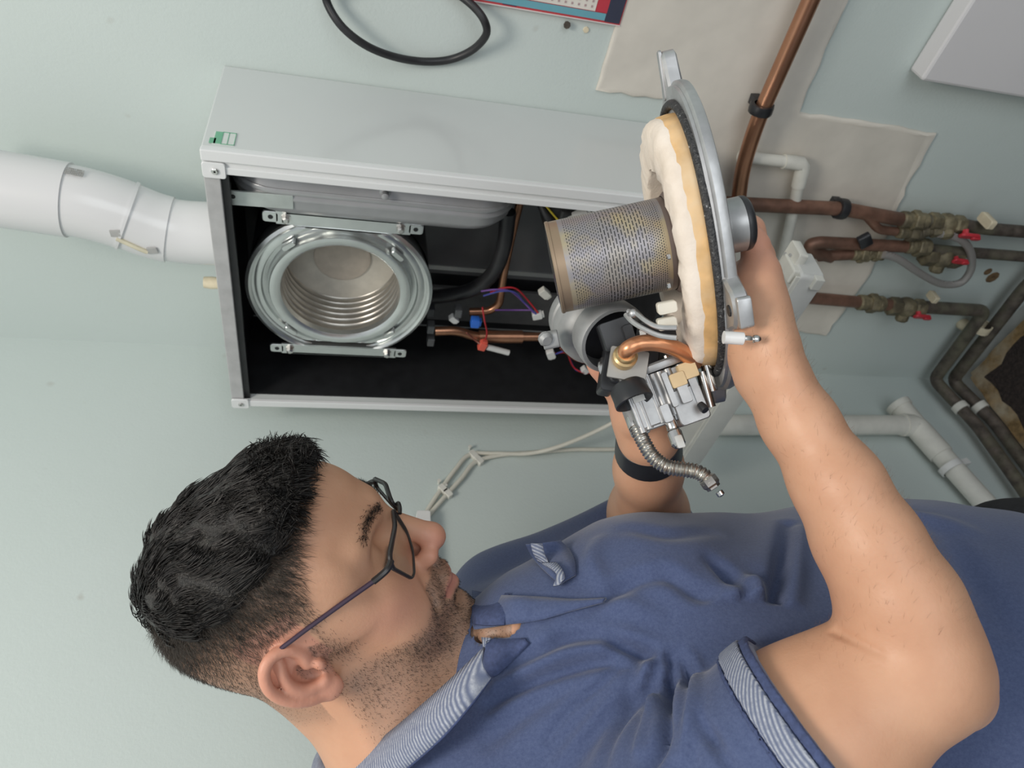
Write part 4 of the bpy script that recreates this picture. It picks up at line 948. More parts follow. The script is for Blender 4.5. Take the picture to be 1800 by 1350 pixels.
# ears
def ear(s):
    en = unit(np.array([s*.93, .33, .05])); eu = unit(np.array([s*.10, -.16, .98])); eu = unit(eu-en*(eu@en)); ew = np.cross(en, eu); ew = ew if ew[1] < 0 else -ew
    o = np.array([s*.0765, -.006, -.002]); A3_ = np.stack([ew, eu, en], 1)
    def E(w, u, n=0.): return tuple(o+ew*w*.94+eu*u*.96+en*n)
    def tb(pts, r, k=.003):
        for i in range(len(pts)-1): hcone(E(*pts[i]), E(*pts[i+1]), r[i] if hasattr(r, '__len__') else r, r[i+1] if hasattr(r, '__len__') else r, k)
    hell(E(.005, .002, -.003), (.0185, .029, .0038), .004, 'u', A3_); hell(E(-.003, -.004, -.010), (.010, .020, .010), .008, 'u', A3_)
    hell(E(-.001, -.004, .0020), (.0088, .0125, .0085), .003, 's', A3_); hell(E(.0125, .012, .0020), (.0046, .014, .0040), .002, 's', A3_)
    def sm(p, n=3): return [tuple(v) for v in spline(p, n)]
    tb(sm([(-.006, .001, .0005), (-.011, .010, .002), (-.009, .022, .004), (0, .030, .005), (.011, .029, .006), (.020, .019, .006), (.0225, .005, .005), (.019, -.010, .004), (.011, -.022, .002)]), .0036)
    tb(sm([(.002, .021, .001), (.0095, .012, .0035), (.0125, .002, .004), (.010, -.009, .003), (.003, -.0165, .002)]), .0033)
    hell(E(-.0115, -.006, .0040), (.0040, .0055, .0045), .003, 'u', A3_); hell(E(-.002, -.0175, .003), (.0045, .0035, .003), .003, 'u', A3_)
    hell(E(.0005, -.0275, .0015), (.0095, .0085, .0042), .005, 'u', A3_)
ear(1); ear(-1)
# neck, chest core
NB = S(750, 1300, .60)
fld.cone(H(0, -.016, -.010), H(0, -.020, -.070), .054, .050, .03); fld.cone(H(0, -.014, -.055), NB, .050, .056, .03)
fld.cone(H(-.032, -.006, -.062), NB+np.array([.02, -.03, -.04]), .022, .024, .025); fld.cone(H(.032, -.006, -.062), NB+np.array([.04, -.03, .05]), .022, .024, .025)
fld.cone(H(0, .002, -.080), NB+np.array([.040, -.03, .005]), .020, .030, .03)
CH = np.array([-.272, -.13, .64]); BE = np.array([-.262, -.38, .655])
fld.cone(NB, CH, .062, .095, .05); fld.cone(CH, BE, .095, .095, .05)
fld.cone(S(880, 1215, .600), S(1010, 1170, .62), .046, .058, .04); fld.cone(S(862, 1112, .618), S(990, 1085, .600), .020, .020, .02)
VN = [S(836, 1119, .602), S(868, 1113, .571), S(905, 1106, .5600), S(972, 1090, .5590)]; fld.chain(VN, [.0118, .0116, .0098, .0032], .004)
RS = S(1008, 1602, .482); RE = S(1606, 1168, .447); RW = S(1350, 655, .498)
fld.cone(NB, RS, .05, .055, .05)
# near (right) arm
fld.chain([RS, RS+(RE-RS)*.7, RE], [.055, .0525, .0405], .03)
fld.cone(RE+(RS-RE)*.12+np.array([0, 0, .012]), RE+(RS-RE)*.32+np.array([0, 0, .01]), .031, .037, .03)
fld.cone(RE, S(1690, 1222, .452), .028, .0165, .03)
fz = np.array([0, 0, 1.])
P = [S(1598, 1110, .450), S(1576, 1050, .452), S(1522, 950, .460), S(1470, 850, .470), S(1402, 740, .486), S(1352, 655, .500)]
fld.cone(RE, P[0], .0385, .0345, .012)
fld.chain(P, [.0345, .0340, .0308, .0270, .0230, .0202], .012, 'u', fz, 1.22)
cr = [trace(fld, 1464+10*i, 1107+4.7*i+.02*i*i) for i in range(10)]
if all(p is not None for p in cr): fld.chain([p+np.array([0, 0, -.001]) for p in cr], list(np.linspace(.0024, .0004, 10)), .003, 's')
# near hand under the flange: palm, thumb, four fingers
PH = [S(1352, 655, .502), S(1332, 600, .512), S(1322, 545, .524), S(1318, 490, .536)]
fld.chain(PH, [.0205, .0195, .0185, .0165], .015, 'u', fz, 1.9)
fld.cone(S(1342, 600, .496), S(1332, 500, .510), .0145, .0130, .015)
fld.chain([S(1332, 555, .500), S(1338, 478, .514), S(1328, 432, .520), S(1313, 398, .522)], [.0130, .0112, .0092, .0072], .007)
fld.cone(S(1336, 476, .536), S(1322, 428, .544), .0105, .0085, .004)
for j, (zz, r_) in enumerate(((.530, .0086), (.550, .0088), (.569, .0084), (.586, .0074))):
    L = (1.0, 1.06, 1.0, .82)[j]
    fld.chain([S(1334, 500+6*j, zz-.004), S(1338, 452-2*j, zz), S(1322, 452-int(48*L), zz+.004), S(1296, 440-int(58*L), zz+.006)], [r_*1.15, r_*1.08, r_, r_*.86], .005)
# far (left) arm and hand
LS = np.array([-.262, .0, .80]); LE = np.array([-.182, -.160, .83]); LW = S(1140, 768, .640)
fld.cone(NB, LS, .05, .055, .05); fld.chain([LS, LE], [.055, .044], .03)
fld.chain([LE, LE+(LW-LE)*.30, LE+(LW-LE)*.75, LW], [.041, .0405, .0300, .0245], .02, 'u', np.array([.5, -.2, 1.]), 1.1)
fld.chain([LW, S(1126, 725, .632), S(1110, 690, .630)], [.0245, .0235, .0210], .015)
LF = [([S(1100, 712, .625), S(1078, 678, .620), S(1056, 645, .620), S(1036, 619, .622)], .0098), ([S(1110, 700, .640), S(1090, 655, .646), S(1068, 620, .648), S(1050, 600, .650)], .0092),
      ([S(1124, 695, .648), S(1108, 645, .656), S(1090, 612, .660), S(1076, 598, .662)], .0088), ([S(1138, 700, .652), S(1128, 660, .660), S(1114, 634, .664), S(1100, 622, .664)], .0076),
      ([S(1120, 745, .615), S(1150, 712, .600), S(1176, 690, .592), S(1192, 676, .588)], .0105)]
for pts_, r_ in LF: fld.chain(pts_, [r_*1.15, r_*1.05, r_, r_*.82], .006)
t_0 = __import__('time').time()
BV, BF_ = polygonise(fld, (-.46, -.46, .36), (.16, .34, .92), .00155)
BV = relax(BV, BF_, 2, .45); NBV = vnormals(BV, BF_)
q = hl(BV); l_, f_, u_ = q[:, 0], q[:, 1], q[:, 2]
inhead = (np.linalg.norm(q-np.array([0, 0, 0]), axis=1) < .17)
# what the skin itself carries: stubble, shaved hair, lips, redness
def hairline_f(u): return np.interp(u, [-.03, -.012, .0, .02, .04, .06, .075, .09, .10], [.010, .012, .017, .025, .031, .037, .047, .066, .080])
scalp = sstep(-.010, .010, hairline_f(u_)-f_)*sstep(-.055, -.035, u_+.030*sstep(-.02, -.05, f_)*0-(-.005)*0+np.where(f_ > -.022, -.030, 0.012))
scalp *= inhead*(u_ > -.07); scalp *= 1-((np.abs(l_) > .0752) & (f_ > -.034) & (f_ < .02) & (np.abs(u_) < .033))*1.0
dens = np.interp(u_, [-.06, -.02, .02, .045, .065], [.42, .44, .48, .66, 1.0])
side = np.abs(l_)
bl = np.interp(f_, [.0, .02, .05, .075, .09, .105], [-.034, -.036, -.043, -.050, -.040, -.036])
beard = sstep(-.006, .010, bl-u_)*sstep(.0, .02, f_+.012+.12*np.clip(-.05-u_, 0, .05))*sstep(-.112, -.100, u_+.35*np.clip(f_-.03, -.05, .0))
stache = sstep(.0, .004, -.0365-u_)*(np.abs(l_) < .03)*(f_ > .075)*(u_ > -.056)
beard = np.maximum(beard, stache)*inhead
beard *= np.interp(f_, [0, .04, .07, .09], [.72, .85, 1.0, 1.0])
lipm = ((np.abs(l_) < .0235) & (f_ > .083))*np.exp(-((u_+.0605+.02*np.abs(l_)**1.0*0)/(.0085*(1-.65*(np.abs(l_)/.026)**2)+.0005))**4)*inhead
beard *= 1-np.clip(lipm*1.5, 0, 1)
beard *= 1-.75*np.exp(-((f_-.098)/.012)**2-((u_+.078)/.006)**2-(l_/.014)**2)
sidebn = np.exp(-((f_-.020)/.010)**2-((u_+.010)/.016)**2)*(np.abs(l_) > .05)*inhead*.6
beard = np.maximum(beard, sidebn)
brow = np.exp(-((u_-(.0375+.006*np.sin(np.clip((side-.012)/.04, 0, 1)*math.pi)))/.0036)**2)*sstep(.008, .014, side)*(1-.5*sstep(.03,.05,side))*(1-sstep(.046, .054, side))*(f_ > .05)*inhead
lash = np.exp(-((u_-.0085-.02*np.abs(side-.033))/.0016)**2)*sstep(.020, .024, side)*(1-sstep(.045, .049, side))*(f_ > .07)*inhead
earm = (np.abs(l_) > .0705)*(f_ < .018)*(np.abs(u_) < .045)*inhead
nose_ = np.exp(-((f_-.115)/.018)**2-((u_+.02)/.018)**2)*inhead
cheek = np.exp(-((f_-.065)/.03)**2-((u_+.018)/.022)**2)*inhead
handm = np.exp(-((BV-S(1325, 420, .51))**2).sum(1)/.0012)+np.exp(-((BV-S(1040, 630, .62))**2).sum(1)/.002)
red = np.clip(.55*earm+.55*nose_+.35*cheek+.5*handm, 0, 1)
skin = NT('skin'); a1 = skin.attr('skin_a'); a2 = skin.attr('skin_b')
s1 = skin.n('ShaderNodeSeparateXYZ'); skin.l(a1.outputs['Vector'], s1.inputs[0]); s2 = skin.n('ShaderNodeSeparateXYZ'); skin.l(a2.outputs['Vector'], s2.inputs[0])
sv = skin.coords(); base = skin.ramp(skin.noise(26, 4, sv), [(.3, (.565, .300, .185)), (.55, (.61, .335, .21)), (.75, (.645, .365, .23))])
pore = skin.noise(420, 2, sv); grain = skin.noise(900, 2, sv, .7)
c = skin.mix(s2.outputs[0], base, (.64, .27, .20))
c = skin.mix(s1.outputs[2], c, (.46, .185, .155))
bf = skin.math('MULTIPLY', s1.outputs[0], skin.math('ADD', .40, skin.math('MULTIPLY', skin.noise(160, 3, sv), .35)), True)
c = skin.mix(bf, c, (.135, .105, .085))
sf = skin.math('MULTIPLY', s1.outputs[1], skin.math('ADD', .62, skin.math('MULTIPLY', skin.noise(700, 2, sv, .7), .45)), True)
c = skin.mix(sf, c, (.085, .070, .058)); c = skin.mix(s2.outputs[1], c, (.035, .025, .020))
frk = skin.ramp(skin.noise(75, 1, sv), [(.84, (0, 0, 0)), (.88, (.4, .4, .4))]); c = skin.mix(frk, c, (.30, .15, .09))
skin.col(c).pr(.47, spec=.42, Subsurface_Weight=.10, Subsurface_Scale=.008); skin.b.inputs['Subsurface Radius'].default_value = (1, .35, .2)
skin.bump(skin.math('ADD', pore, skin.math('MULTIPLY', skin.noise(90, 3, sv), .6)), .25, .0006)
PO = C2W(np.array([-.235, -.40, .65])); PO[2] = 0.0
person = mesh_obj('person', C2W(BV), BF_[:, ::-1], skin.m, None, True, PO)
nv = len(BV)
for nm, cols in (('skin_a', (beard, scalp*dens, lipm*.8)), ('skin_b', (red, np.clip(brow*.8+lash, 0, 1), red*0))):
    at = person.data.attributes.new(nm, 'FLOAT_VECTOR', 'POINT'); at.data.foreach_set('vector', np.stack(cols, 1).astype(np.float32).ravel())
tag(person, 'man in a blue polo shirt and glasses looking down at the burner he holds', 'person')
print('body', nv, __import__('time').time()-t_0)
# hair ---------------------------------------------------------------------------------
hf = Field()
hf.ell(H(0, .004, .040), np.array([.0760, .0900, .0835])*HS, HM, .01)
hf.ell(H(0, .046, .084), np.array([.054, .036, .030])*HS, HM, .025); hf.ell(H(-.010, .02, .096), np.array([.056, .06, .026])*HS, HM, .03); hf.ell(H(0, -.034, .076), np.array([.058, .044, .042])*HS, HM, .03)
def cut(P):
    q = hl(P); lim = np.interp(q[:, 1], [-.11, -.06, 0, .03, .05, .065, .08, .11], [.052, .060, .068, .076, .086, .094, .102, .118])+.012*(np.sin(q[:, 1]*90)+np.sin(q[:, 1]*210+q[:, 0]*60))*.25
    return (lim-q[:, 2])*.8
hf.add(cut, H(0, 0, .1), .2, .010, 'i')
HV, HF = polygonise(hf, HC-.2, HC+.22, .0026); HN = vnormals(HV, HF); 
if ((HV-HC)*HN).sum() < 0: HN = -HN; 
q = hl(HV); nz_ = np.sin(q[:, 0]*230+3*np.sin(q[:, 1]*90))*np.sin(q[:, 1]*170+q[:, 2]*120+2*np.sin(q[:, 0]*110))
HV = HV+HN*(.0022*nz_)[:, None]
hm_ = NT('dark_hair'); hv = hm_.coords(); hm_.col(hm_.ramp(hm_.noise(120, 3, hv), [(.35, (.012, .010, .009)), (.7, (.030, .026, .022))])).pr(.42, spec=.5); hm_.bump(hm_.noise(500, 3, hv), .9, .003)
o = mesh_obj('hair', C2W(HV), HF[:, ::-1], hm_.m, person, True)
hair = o
def strands(name, R0, D0, D1, Ln, W, mat, parent, seg=4, droop=None):
    """R0 roots, D0 first direction, D1 direction at the tip, Ln lengths, W half-widths: tapered three-sided hairs in one mesh"""
    n = len(R0); t = np.linspace(0, 1, seg+1); Pt = np.zeros((n, seg+1, 3)); Pt[:, 0] = R0
    for i in range(seg):
        tt = (i+.5)/seg; d = D0*(1-tt)+D1*tt; d /= np.maximum(np.linalg.norm(d, axis=1, keepdims=True), 1e-9); Pt[:, i+1] = Pt[:, i]+d*(Ln/seg)[:, None]
    d = D0/np.maximum(np.linalg.norm(D0, axis=1, keepdims=True), 1e-9); a = np.cross(d, rng.normal(size=(n, 3))); a /= np.maximum(np.linalg.norm(a, axis=1, keepdims=True), 1e-9); b = np.cross(d, a)
    V = np.zeros((n, seg*3+1, 3))
    for i in range(seg):
        w = W*(1-.55*(i/seg)**1.5)
        for k in range(3):
            ang_ = 2*math.pi*k/3; V[:, i*3+k] = Pt[:, i]+(a*math.cos(ang_)+b*math.sin(ang_))*w[:, None]
    V[:, -1] = Pt[:, -1]; per = seg*3+1
    f4 = [(i*3+k, i*3+(k+1) % 3, (i+1)*3+(k+1) % 3, (i+1)*3+k) for i in range(seg-1) for k in range(3)]
    f3 = [((seg-1)*3+k, (seg-1)*3+(k+1) % 3, seg*3) for k in range(3)]
    bs = (np.arange(n)*per)[:, None, None]
    F4 = (np.array(f4)[None]+bs).reshape(-1, 4); F3 = (np.array(f3)[None]+bs).reshape(-1, 3)
    me = bpy.data.meshes.new(name); VW = C2W(V.reshape(-1, 3))-wloc(parent); me.vertices.add(len(VW)); me.vertices.foreach_set('co', VW.astype(np.float32).ravel())
    nl_ = len(F4)*4+len(F3)*3; me.loops.add(nl_); me.loops.foreach_set('vertex_index', np.concatenate([F4.ravel(), F3.ravel()]).astype(np.int32))
    me.polygons.add(len(F4)+len(F3)); me.polygons.foreach_set('loop_start', np.concatenate([np.arange(len(F4))*4, len(F4)*4+np.arange(len(F3))*3]).astype(np.int32))
    me.polygons.foreach_set('use_smooth', [True]*(len(F4)+len(F3))); me.update(); me.materials.append(mat)
    o = link(bpy.data.objects.new(name, me), parent, (0, 0, 0)); o['kind'] = 'stuff'; return o
def hd_(l, f, u): return HM@np.array([l, f, u])
smat = simple('hair_strand', (.013, .011, .010), .45, var=.5, scale=60, spec=.38)
# long wavy locks over the crown, combed forward and to the near side
ok = np.where(hl(HV)[:, 2] > np.interp(hl(HV)[:, 1], [-.11, -.06, 0, .03, .05, .065, .08, .11], [.055, .063, .070, .078, .088, .096, .104, .12]))[0]
nh = 11000; pick = rng.choice(ok, nh); qr = hl(HV[pick]); nrm = HN[pick]
flow = hd_(-.12, .80, -.05)[None]+np.clip(-qr[:, 0:1]*7, -.8, .8)*hd_(-1, 0, .3)[None]*.6
wa_ = np.sin(qr[:, 0]*95+qr[:, 1]*55+1.3)+.8*np.sin(qr[:, 1]*140-qr[:, 0]*60)+.6*np.sin(qr[:, 2]*120+qr[:, 1]*80)
sd_ = np.cross(nrm, flow); sd_ /= np.linalg.norm(sd_, axis=1, keepdims=True)
t0_ = flow+sd_*(wa_*.55)[:, None]+rng.normal(0, .10, (nh, 3)); t1_ = flow-sd_*(wa_*.65)[:, None]+rng.normal(0, .14, (nh, 3))
t0_ = t0_-(t0_*nrm).sum(1, keepdims=True)*nrm; t1_ = t1_-(t1_*nrm).sum(1, keepdims=True)*nrm
lift = (.32+.22*np.sin(qr[:, 0]*170+qr[:, 1]*120))[:, None]
strands('hair_strand', HV[pick]-nrm*.0015, t0_/np.linalg.norm(t0_, axis=1, keepdims=True)+nrm*lift, t1_/np.linalg.norm(t1_, axis=1, keepdims=True)-nrm*.25, rng.uniform(.014, .028, nh), rng.uniform(.00035, .0008, nh), smat, hair, 6)
# quiff at the front edge
ok2 = np.where((hl(HV)[:, 1] > .050) & (hl(HV)[:, 2] > .085))[0]; pick = rng.choice(ok2, 1400); nrm = HN[pick]; qr = hl(HV[pick])
tg = hd_(-.5, .25, -.2)[None]+rng.normal(0, .35, (1400, 3))
strands('fringe', HV[pick], nrm*.9+tg*.3, tg*1.0+nrm*.1, rng.uniform(.008, .014, 1400), rng.uniform(.0003, .0006, 1400), smat, hair, 5)
# short faded sides and back
w = scalp*dens**1.6*inhead; pr = w/w.sum(); n = 42000; pick = rng.choice(len(BV), n, p=pr); nrm = NBV[pick]
if ((BV[pick]-HC)*nrm).sum() < 0: nrm = -nrm
NBO = nrm
qr = q_ = hl(BV[pick]); dn = hd_(0, .35, -.8)[None]; tg = dn+rng.normal(0, .25, (n, 3))
ln = np.interp(qr[:, 2], [-.05, 0, .035, .055, .075], [.0012, .0022, .0055, .011, .016])*rng.uniform(.7, 1.2, n)
strands('shaved_side', BV[pick]-nrm*.0004, nrm*.7+tg*.7, tg+nrm*.15, ln, np.full(n, .00013), simple('short_hair', (.052, .042, .033), .5, var=.4, scale=80), hair, 2)
# beard, brows, arm hair
w = beard*inhead; pr = w/w.sum(); n = 13000; pick = rng.choice(len(BV), n, p=pr); sgn = 1 if ((BV-HC)*NBV)[inhead].sum() > 0 else -1
nrm = NBV[pick]*sgn; tg = hd_(0, .25, -1.)[None]+rng.normal(0, .35, (n, 3))
strands('beard_stubble', BV[pick]-nrm*.0003, nrm*.6+tg*.6, tg+nrm*.1, rng.uniform(.0016, .0036, n), np.full(n, .000105), simple('beard_hair', (.035, .026, .020), .5, var=.5, scale=90), person, 2)
w = brow; pr = w/w.sum(); n = 600; pick = rng.choice(len(BV), n, p=pr); nrm = NBV[pick]*sgn; qr = hl(BV[pick])
tg = np.sign(qr[:, 0:1])*hd_(1, 0, 0)[None]+hd_(0, -.3, .25)[None]+rng.normal(0, .25, (n, 3))
strands('eyebrow', BV[pick], nrm*.5+tg*.8, tg, rng.uniform(.0035, .006, n), np.full(n, .00018), smat, person, 2)
fore = (np.abs(((BV-RE)@unit(RW-RE))-.13) < .11)*(BV[:, 2] < .62)*(np.linalg.norm(np.cross(BV-RE, unit(RW-RE)), axis=1) < .06)
pr = fore/fore.sum(); n = 1300; pick = rng.choice(len(BV), n, p=pr); nrm = NBV[pick]*sgn; tg = unit(RE-RW)[None]*(-.6)+np.array([[.5, -.7, 0]])+rng.normal(0, .4, (n, 3))
strands('arm_hair', BV[pick], nrm*.5+tg*.6, tg+nrm*.1, rng.uniform(.003, .007, n), np.full(n, .000042), simple('fine_hair', (.26, .15, .085), .5), person, 2)
# polo shirt ---------------------------------------------------------------------------
sf_ = Field(); front = unit(np.array([.94, 0, -.33]))
def torso(a, b, ra, rb, k, sq=.70): sf_.cone(a, b, ra, rb, k, 'u', front, sq)
sf_.cone(NB+np.array([.0, -.012, 0]), RS+np.array([0, .004, 0]), .066, .072, .05); sf_.cone(NB+np.array([0, -.012, 0]), LS, .066, .070, .05)
torso(CH+np.array([-.028, .03, -.02]), CH+np.array([0, -.03, 0]), .165, .176, .06); torso(CH+np.array([0, -.03, 0]), BE, .176, .182, .06, .73); torso(BE, BE+np.array([-.01, -.28, .0]), .182, .178, .05, .73)
sf_.cone(S(960, 1125, .60), S(1120, 1075, .62), .058, .075, .06)
CD = unit(RE-RS); CP = RS+(RE-RS)*.742
SR = lambda t: RS+(RE-RS)*t
sl_ = Field(); sl_.chain([SR(0), SR(.35), SR(.73), SR(.9)], [.074, .0715, .0640, .0625], .02)
def sleeve(P): return np.maximum(sl_(P), (P-CP)@CD)
sf_.add(sleeve, SR(.35), .20, .010)
sf_.chain([LS, LE], [.072, .060], .03)
# openings: neck, arm in the sleeve, unbuttoned placket
sf_.cone(NB+np.array([-.01, .01, 0])-unit(NB-H(0, -.03, -.06))*-.012, H(0, -.02, -.05), .062, .066, .006, 's')
sft = Field(); sft.ops = list(sf_.ops); sf_.chain(VN, [.0150, .0146, .0124, .0048], .002, 's')
sf_.cone(SR(.63), SR(.98), .0565, .0545, .002, 's')
SV, SF = polygonise(sf_, (-.47, -.50, .36), (.0, .14, .92), .0034)
SV = relax(SV, SF, 3, .5); SN = vnormals(SV, SF)
cen = SV.mean(0)
if ((SV-cen)*SN).sum() < 0: SN = -SN
# creases: (photo points along the crease, depth in mm (+ ridge, - valley), half-width mm)
FOLDS = [([(1120, 1215), (1140, 1170), (1165, 1150)], 5, 5), ([(1195, 1145), (1215, 1200), (1255, 1300), (1290, 1350)], -5, 5), ([(1175, 1152), (1180, 1200), (1168, 1290), (1140, 1350)], -6, 5),
 ([(1160, 1152), (1168, 1170), (1150, 1240), (1120, 1320)], 4, 4), ([(1212, 1146), (1228, 1165), (1222, 1230), (1200, 1330)], 4, 4.5), ([(1240, 1150), (1290, 1190), (1340, 1270), (1370, 1350)], -4, 5), ([(1252, 1140), (1300, 1160), (1350, 1230)], 3.5, 5),
 ([(1165, 1158), (1110, 1140), (1080, 1130)], -7, 6), ([(1120, 1165), (1050, 1165), (990, 1180), (900, 1215), (860, 1240)], -5, 6), ([(1060, 1140), (990, 1150), (920, 1180), (870, 1210)], 4, 6),
 ([(1080, 1125), (1010, 1120), (950, 1150), (890, 1190)], -3.5, 6), ([(1150, 1080), (1060, 1060), (960, 1120)], 3.5, 9), ([(1180, 1015), (1120, 1020), (1060, 1055), (980, 1110)], -4, 7),
 ([(1270, 1060), (1320, 1030), (1325, 1060), (1310, 1120)], 7, 9), ([(1250, 985), (1280, 1010), (1310, 1045)], -5, 8), ([(1165, 1005), (1220, 1040), (1270, 1055)], -4, 8), ([(1385, 920), (1375, 990), (1360, 1060), (1350, 1130)], -6, 7), ([(1405, 930), (1400, 1000), (1385, 1090)], 3, 9),
 ([(1340, 1060), (1335, 1120)], 4, 8), ([(1250, 1110), (1330, 1080)], -4, 9), ([(1100, 930), (1180, 940), (1250, 935)], -2.5, 9), ([(1050, 950), (1040, 985), (1060, 1030)], 3, 9), ([(960, 1300), (1010, 1240), (1060, 1200), (1095, 1170)], -2.2, 3), ([(980, 1345), (1040, 1270), (1100, 1200)], 2.5, 6), ([(1060, 1350), (1100, 1260), (1130, 1210)], -2.5, 6),
 ([(860, 1300), (940, 1240), (1020, 1200)], -3, 8), ([(1640, 920), (1700, 1000), (1760, 1100)], -3, 12), ([(1560, 900), (1600, 905), (1700, 930)], 3, 12)]
disp = np.zeros(len(SV))
for px, amp, wd in FOLDS:
    pl = [p for p in (trace(sf_, x, y) for x, y in px) if p is not None]
    if len(pl) < 2: continue
    pl = spline(pl, 8); best = np.full(len(SV), 9.); tt = np.zeros(len(SV)); n_s = len(pl)-1
    near = np.linalg.norm(SV-np.mean(pl, 0), axis=1) < .25
    sv_ = SV[near]; bb = np.full(len(sv_), 9.); ti = np.zeros(len(sv_))
    for i, (a_, b_) in enumerate(zip(pl, pl[1:])):
        ab = b_-a_; t = np.clip((sv_-a_)@ab/(ab@ab+1e-12), 0, 1); dd = np.linalg.norm(sv_-a_-t[:, None]*ab, axis=1); m_ = dd < bb; bb[m_] = dd[m_]; ti[m_] = (i+t[m_])/n_s
    w_ = wd/1000; prof_ = np.exp(-(bb/w_)**2)-.45*np.exp(-(bb/(2.2*w_))**2); env = .35+.65*np.sin(np.clip(ti, .02, .98)*math.pi)
    d_ = np.zeros(len(SV)); d_[near] = amp/1000*(3.0 if px[0][1] > 1140 else 2.4)*prof_*env; disp += d_
disp += .0010*np.sin(SV[:, 0]*70+SV[:, 1]*38)*np.sin(SV[:, 1]*52+SV[:, 2]*44)
ax_d = -((SV-CP)@CD); keep = np.where((ax_d < .06) & (np.linalg.norm(SV-SR(.68), axis=1) < .11), sstep(.029, .055, ax_d), 1.0)
SV2 = SV+SN*(disp*keep)[:, None]
cl = NT('blue_polo_cloth'); cv = cl.coords(); nb1 = cl.noise(9, 3, cv); 
wv1 = cl.n('ShaderNodeTexWave'); wv1.inputs['Scale'].default_value = 420; wv1.inputs['Distortion'].default_value = 1.2; cl.l(cl.coords((1, 1, .25)), wv1.inputs[0])
cb = cl.ramp(nb1, [(.3, (.058, .079, .165)), (.7, (.072, .097, .195))])
cb = cl.mix(.35, cb, cl.ramp(cl.noise(420, 2, cv, .8), [(.3, (.055, .075, .16)), (.7, (.125, .16, .28))]))
cl.col(cb).pr(.85, spec=.2, Sheen_Weight=.25, Sheen_Roughness=.5); cl.bump(cl.math('ADD', cl.noise(900, 1, cl.coords((1, 1, .2))), cl.noise(600, 2, cv)), .22, .0008)
shirt = mesh_obj('polo_shirt', C2W(SV2), SF[:, ::-1], cl.m, person, True)
tag(shirt, 'blue knitted polo shirt')
# marled grey-blue trim
tr_ = NT('marled_trim'); tvv = tr_.coords(); wa = tr_.n('ShaderNodeTexWave'); wa.inputs['Scale'].default_value = 150; wa.inputs['Distortion'].default_value = .3; wa.inputs['Detail'].default_value = 0; tr_.l(tvv, wa.inputs[0])
tr_.col(tr_.mix(tr_.math('MULTIPLY', wa.outputs[0], tr_.noise(330, 2, tvv, .8)), (.14, .165, .25), (.62, .64, .68))).pr(.9, spec=.15); tr_.bump(wa.outputs[0], .5, .001)
navy = simple('navy_edge', (.055, .075, .165), .88, var=.2, scale=300, bump=.2)
def shellring(name, t0, t1, th, mat, parent, off=.0012):
    f = Field()
    f.add(lambda P: np.maximum(np.maximum(np.abs(sl_(P)-off)-th, (P-SR(t1))@CD), (SR(t0)-P)@CD), SR((t0+t1)/2), .12, 0)
    V, Fq = polygonise(f, SR((t0+t1)/2)-.10, SR((t0+t1)/2)+.10, .0017, 16, 1.5); V = relax(V, Fq, 2, .5)
    return mesh_obj(name, C2W(V), Fq[:, ::-1], mat, parent, True)
cuff = shellring('sleeve_cuff', .662, .720, .0022, tr_.m, shirt, .0012)
shellring('cuff_edge', .720, .743, .0020, navy, shirt, .0004); shellring('cuff_seam', .650, .662, .0012, navy, shirt, .0006)
# collar: one folded strip round the neck
def strip(name, U_, L_, mat, parent, th=.0022, n=10, rows=5, bulge=.006):
    A = spline([np.array(p) for p in U_], n); B = spline([np.array(p) for p in L_], n); V = []; F = []
    for a_, b_ in zip(A, B):
        for k in range(rows+1):
            t = k/rows; p = np.array(a_)*(1-t)+np.array(b_)*t; V.append(p+np.array([0, .6, -.6])*bulge*math.sin(t*math.pi))
    R1 = rows+1
    for i in range(len(A)-1):
        for k in range(rows): F.append((i*R1+k, i*R1+k+1, (i+1)*R1+k+1, (i+1)*R1+k))
    o = mesh_obj(name, C2W(V), F, mat, parent, True); s_ = o.modifiers.new('thickness', 'SOLIDIFY'); s_.thickness = th; s_.offset = 0; return o
cu = [S(852, 1138, .520), S(800, 1188, .512), S(742, 1240, .514), S(672, 1298, .528), S(612, 1338, .548), S(572, 1345, .58), S(570, 1315, .615), S(600, 1270, .65)]
clw = [S(863, 1192, .505), S(826, 1240, .492), S(776, 1296, .490), S(712, 1352, .500), S(640, 1410, .520), S(560, 1400, .575), S(556, 1345, .640), S(590, 1280, .68)]
collar = strip('collar', cu, clw, tr_.m, shirt)
strip('collar_edge', [np.array(p)*.97+np.array(q)*.03+np.array([0, 0, .0005]) for p, q in zip(clw[:4], cu[:4])], [np.array(p)+(np.array(p)-np.array(q))*.05+np.array([0, 0, .0005]) for p, q in zip(clw[:4], cu[:4])], navy, shirt, .0024, 8, 1, 0)
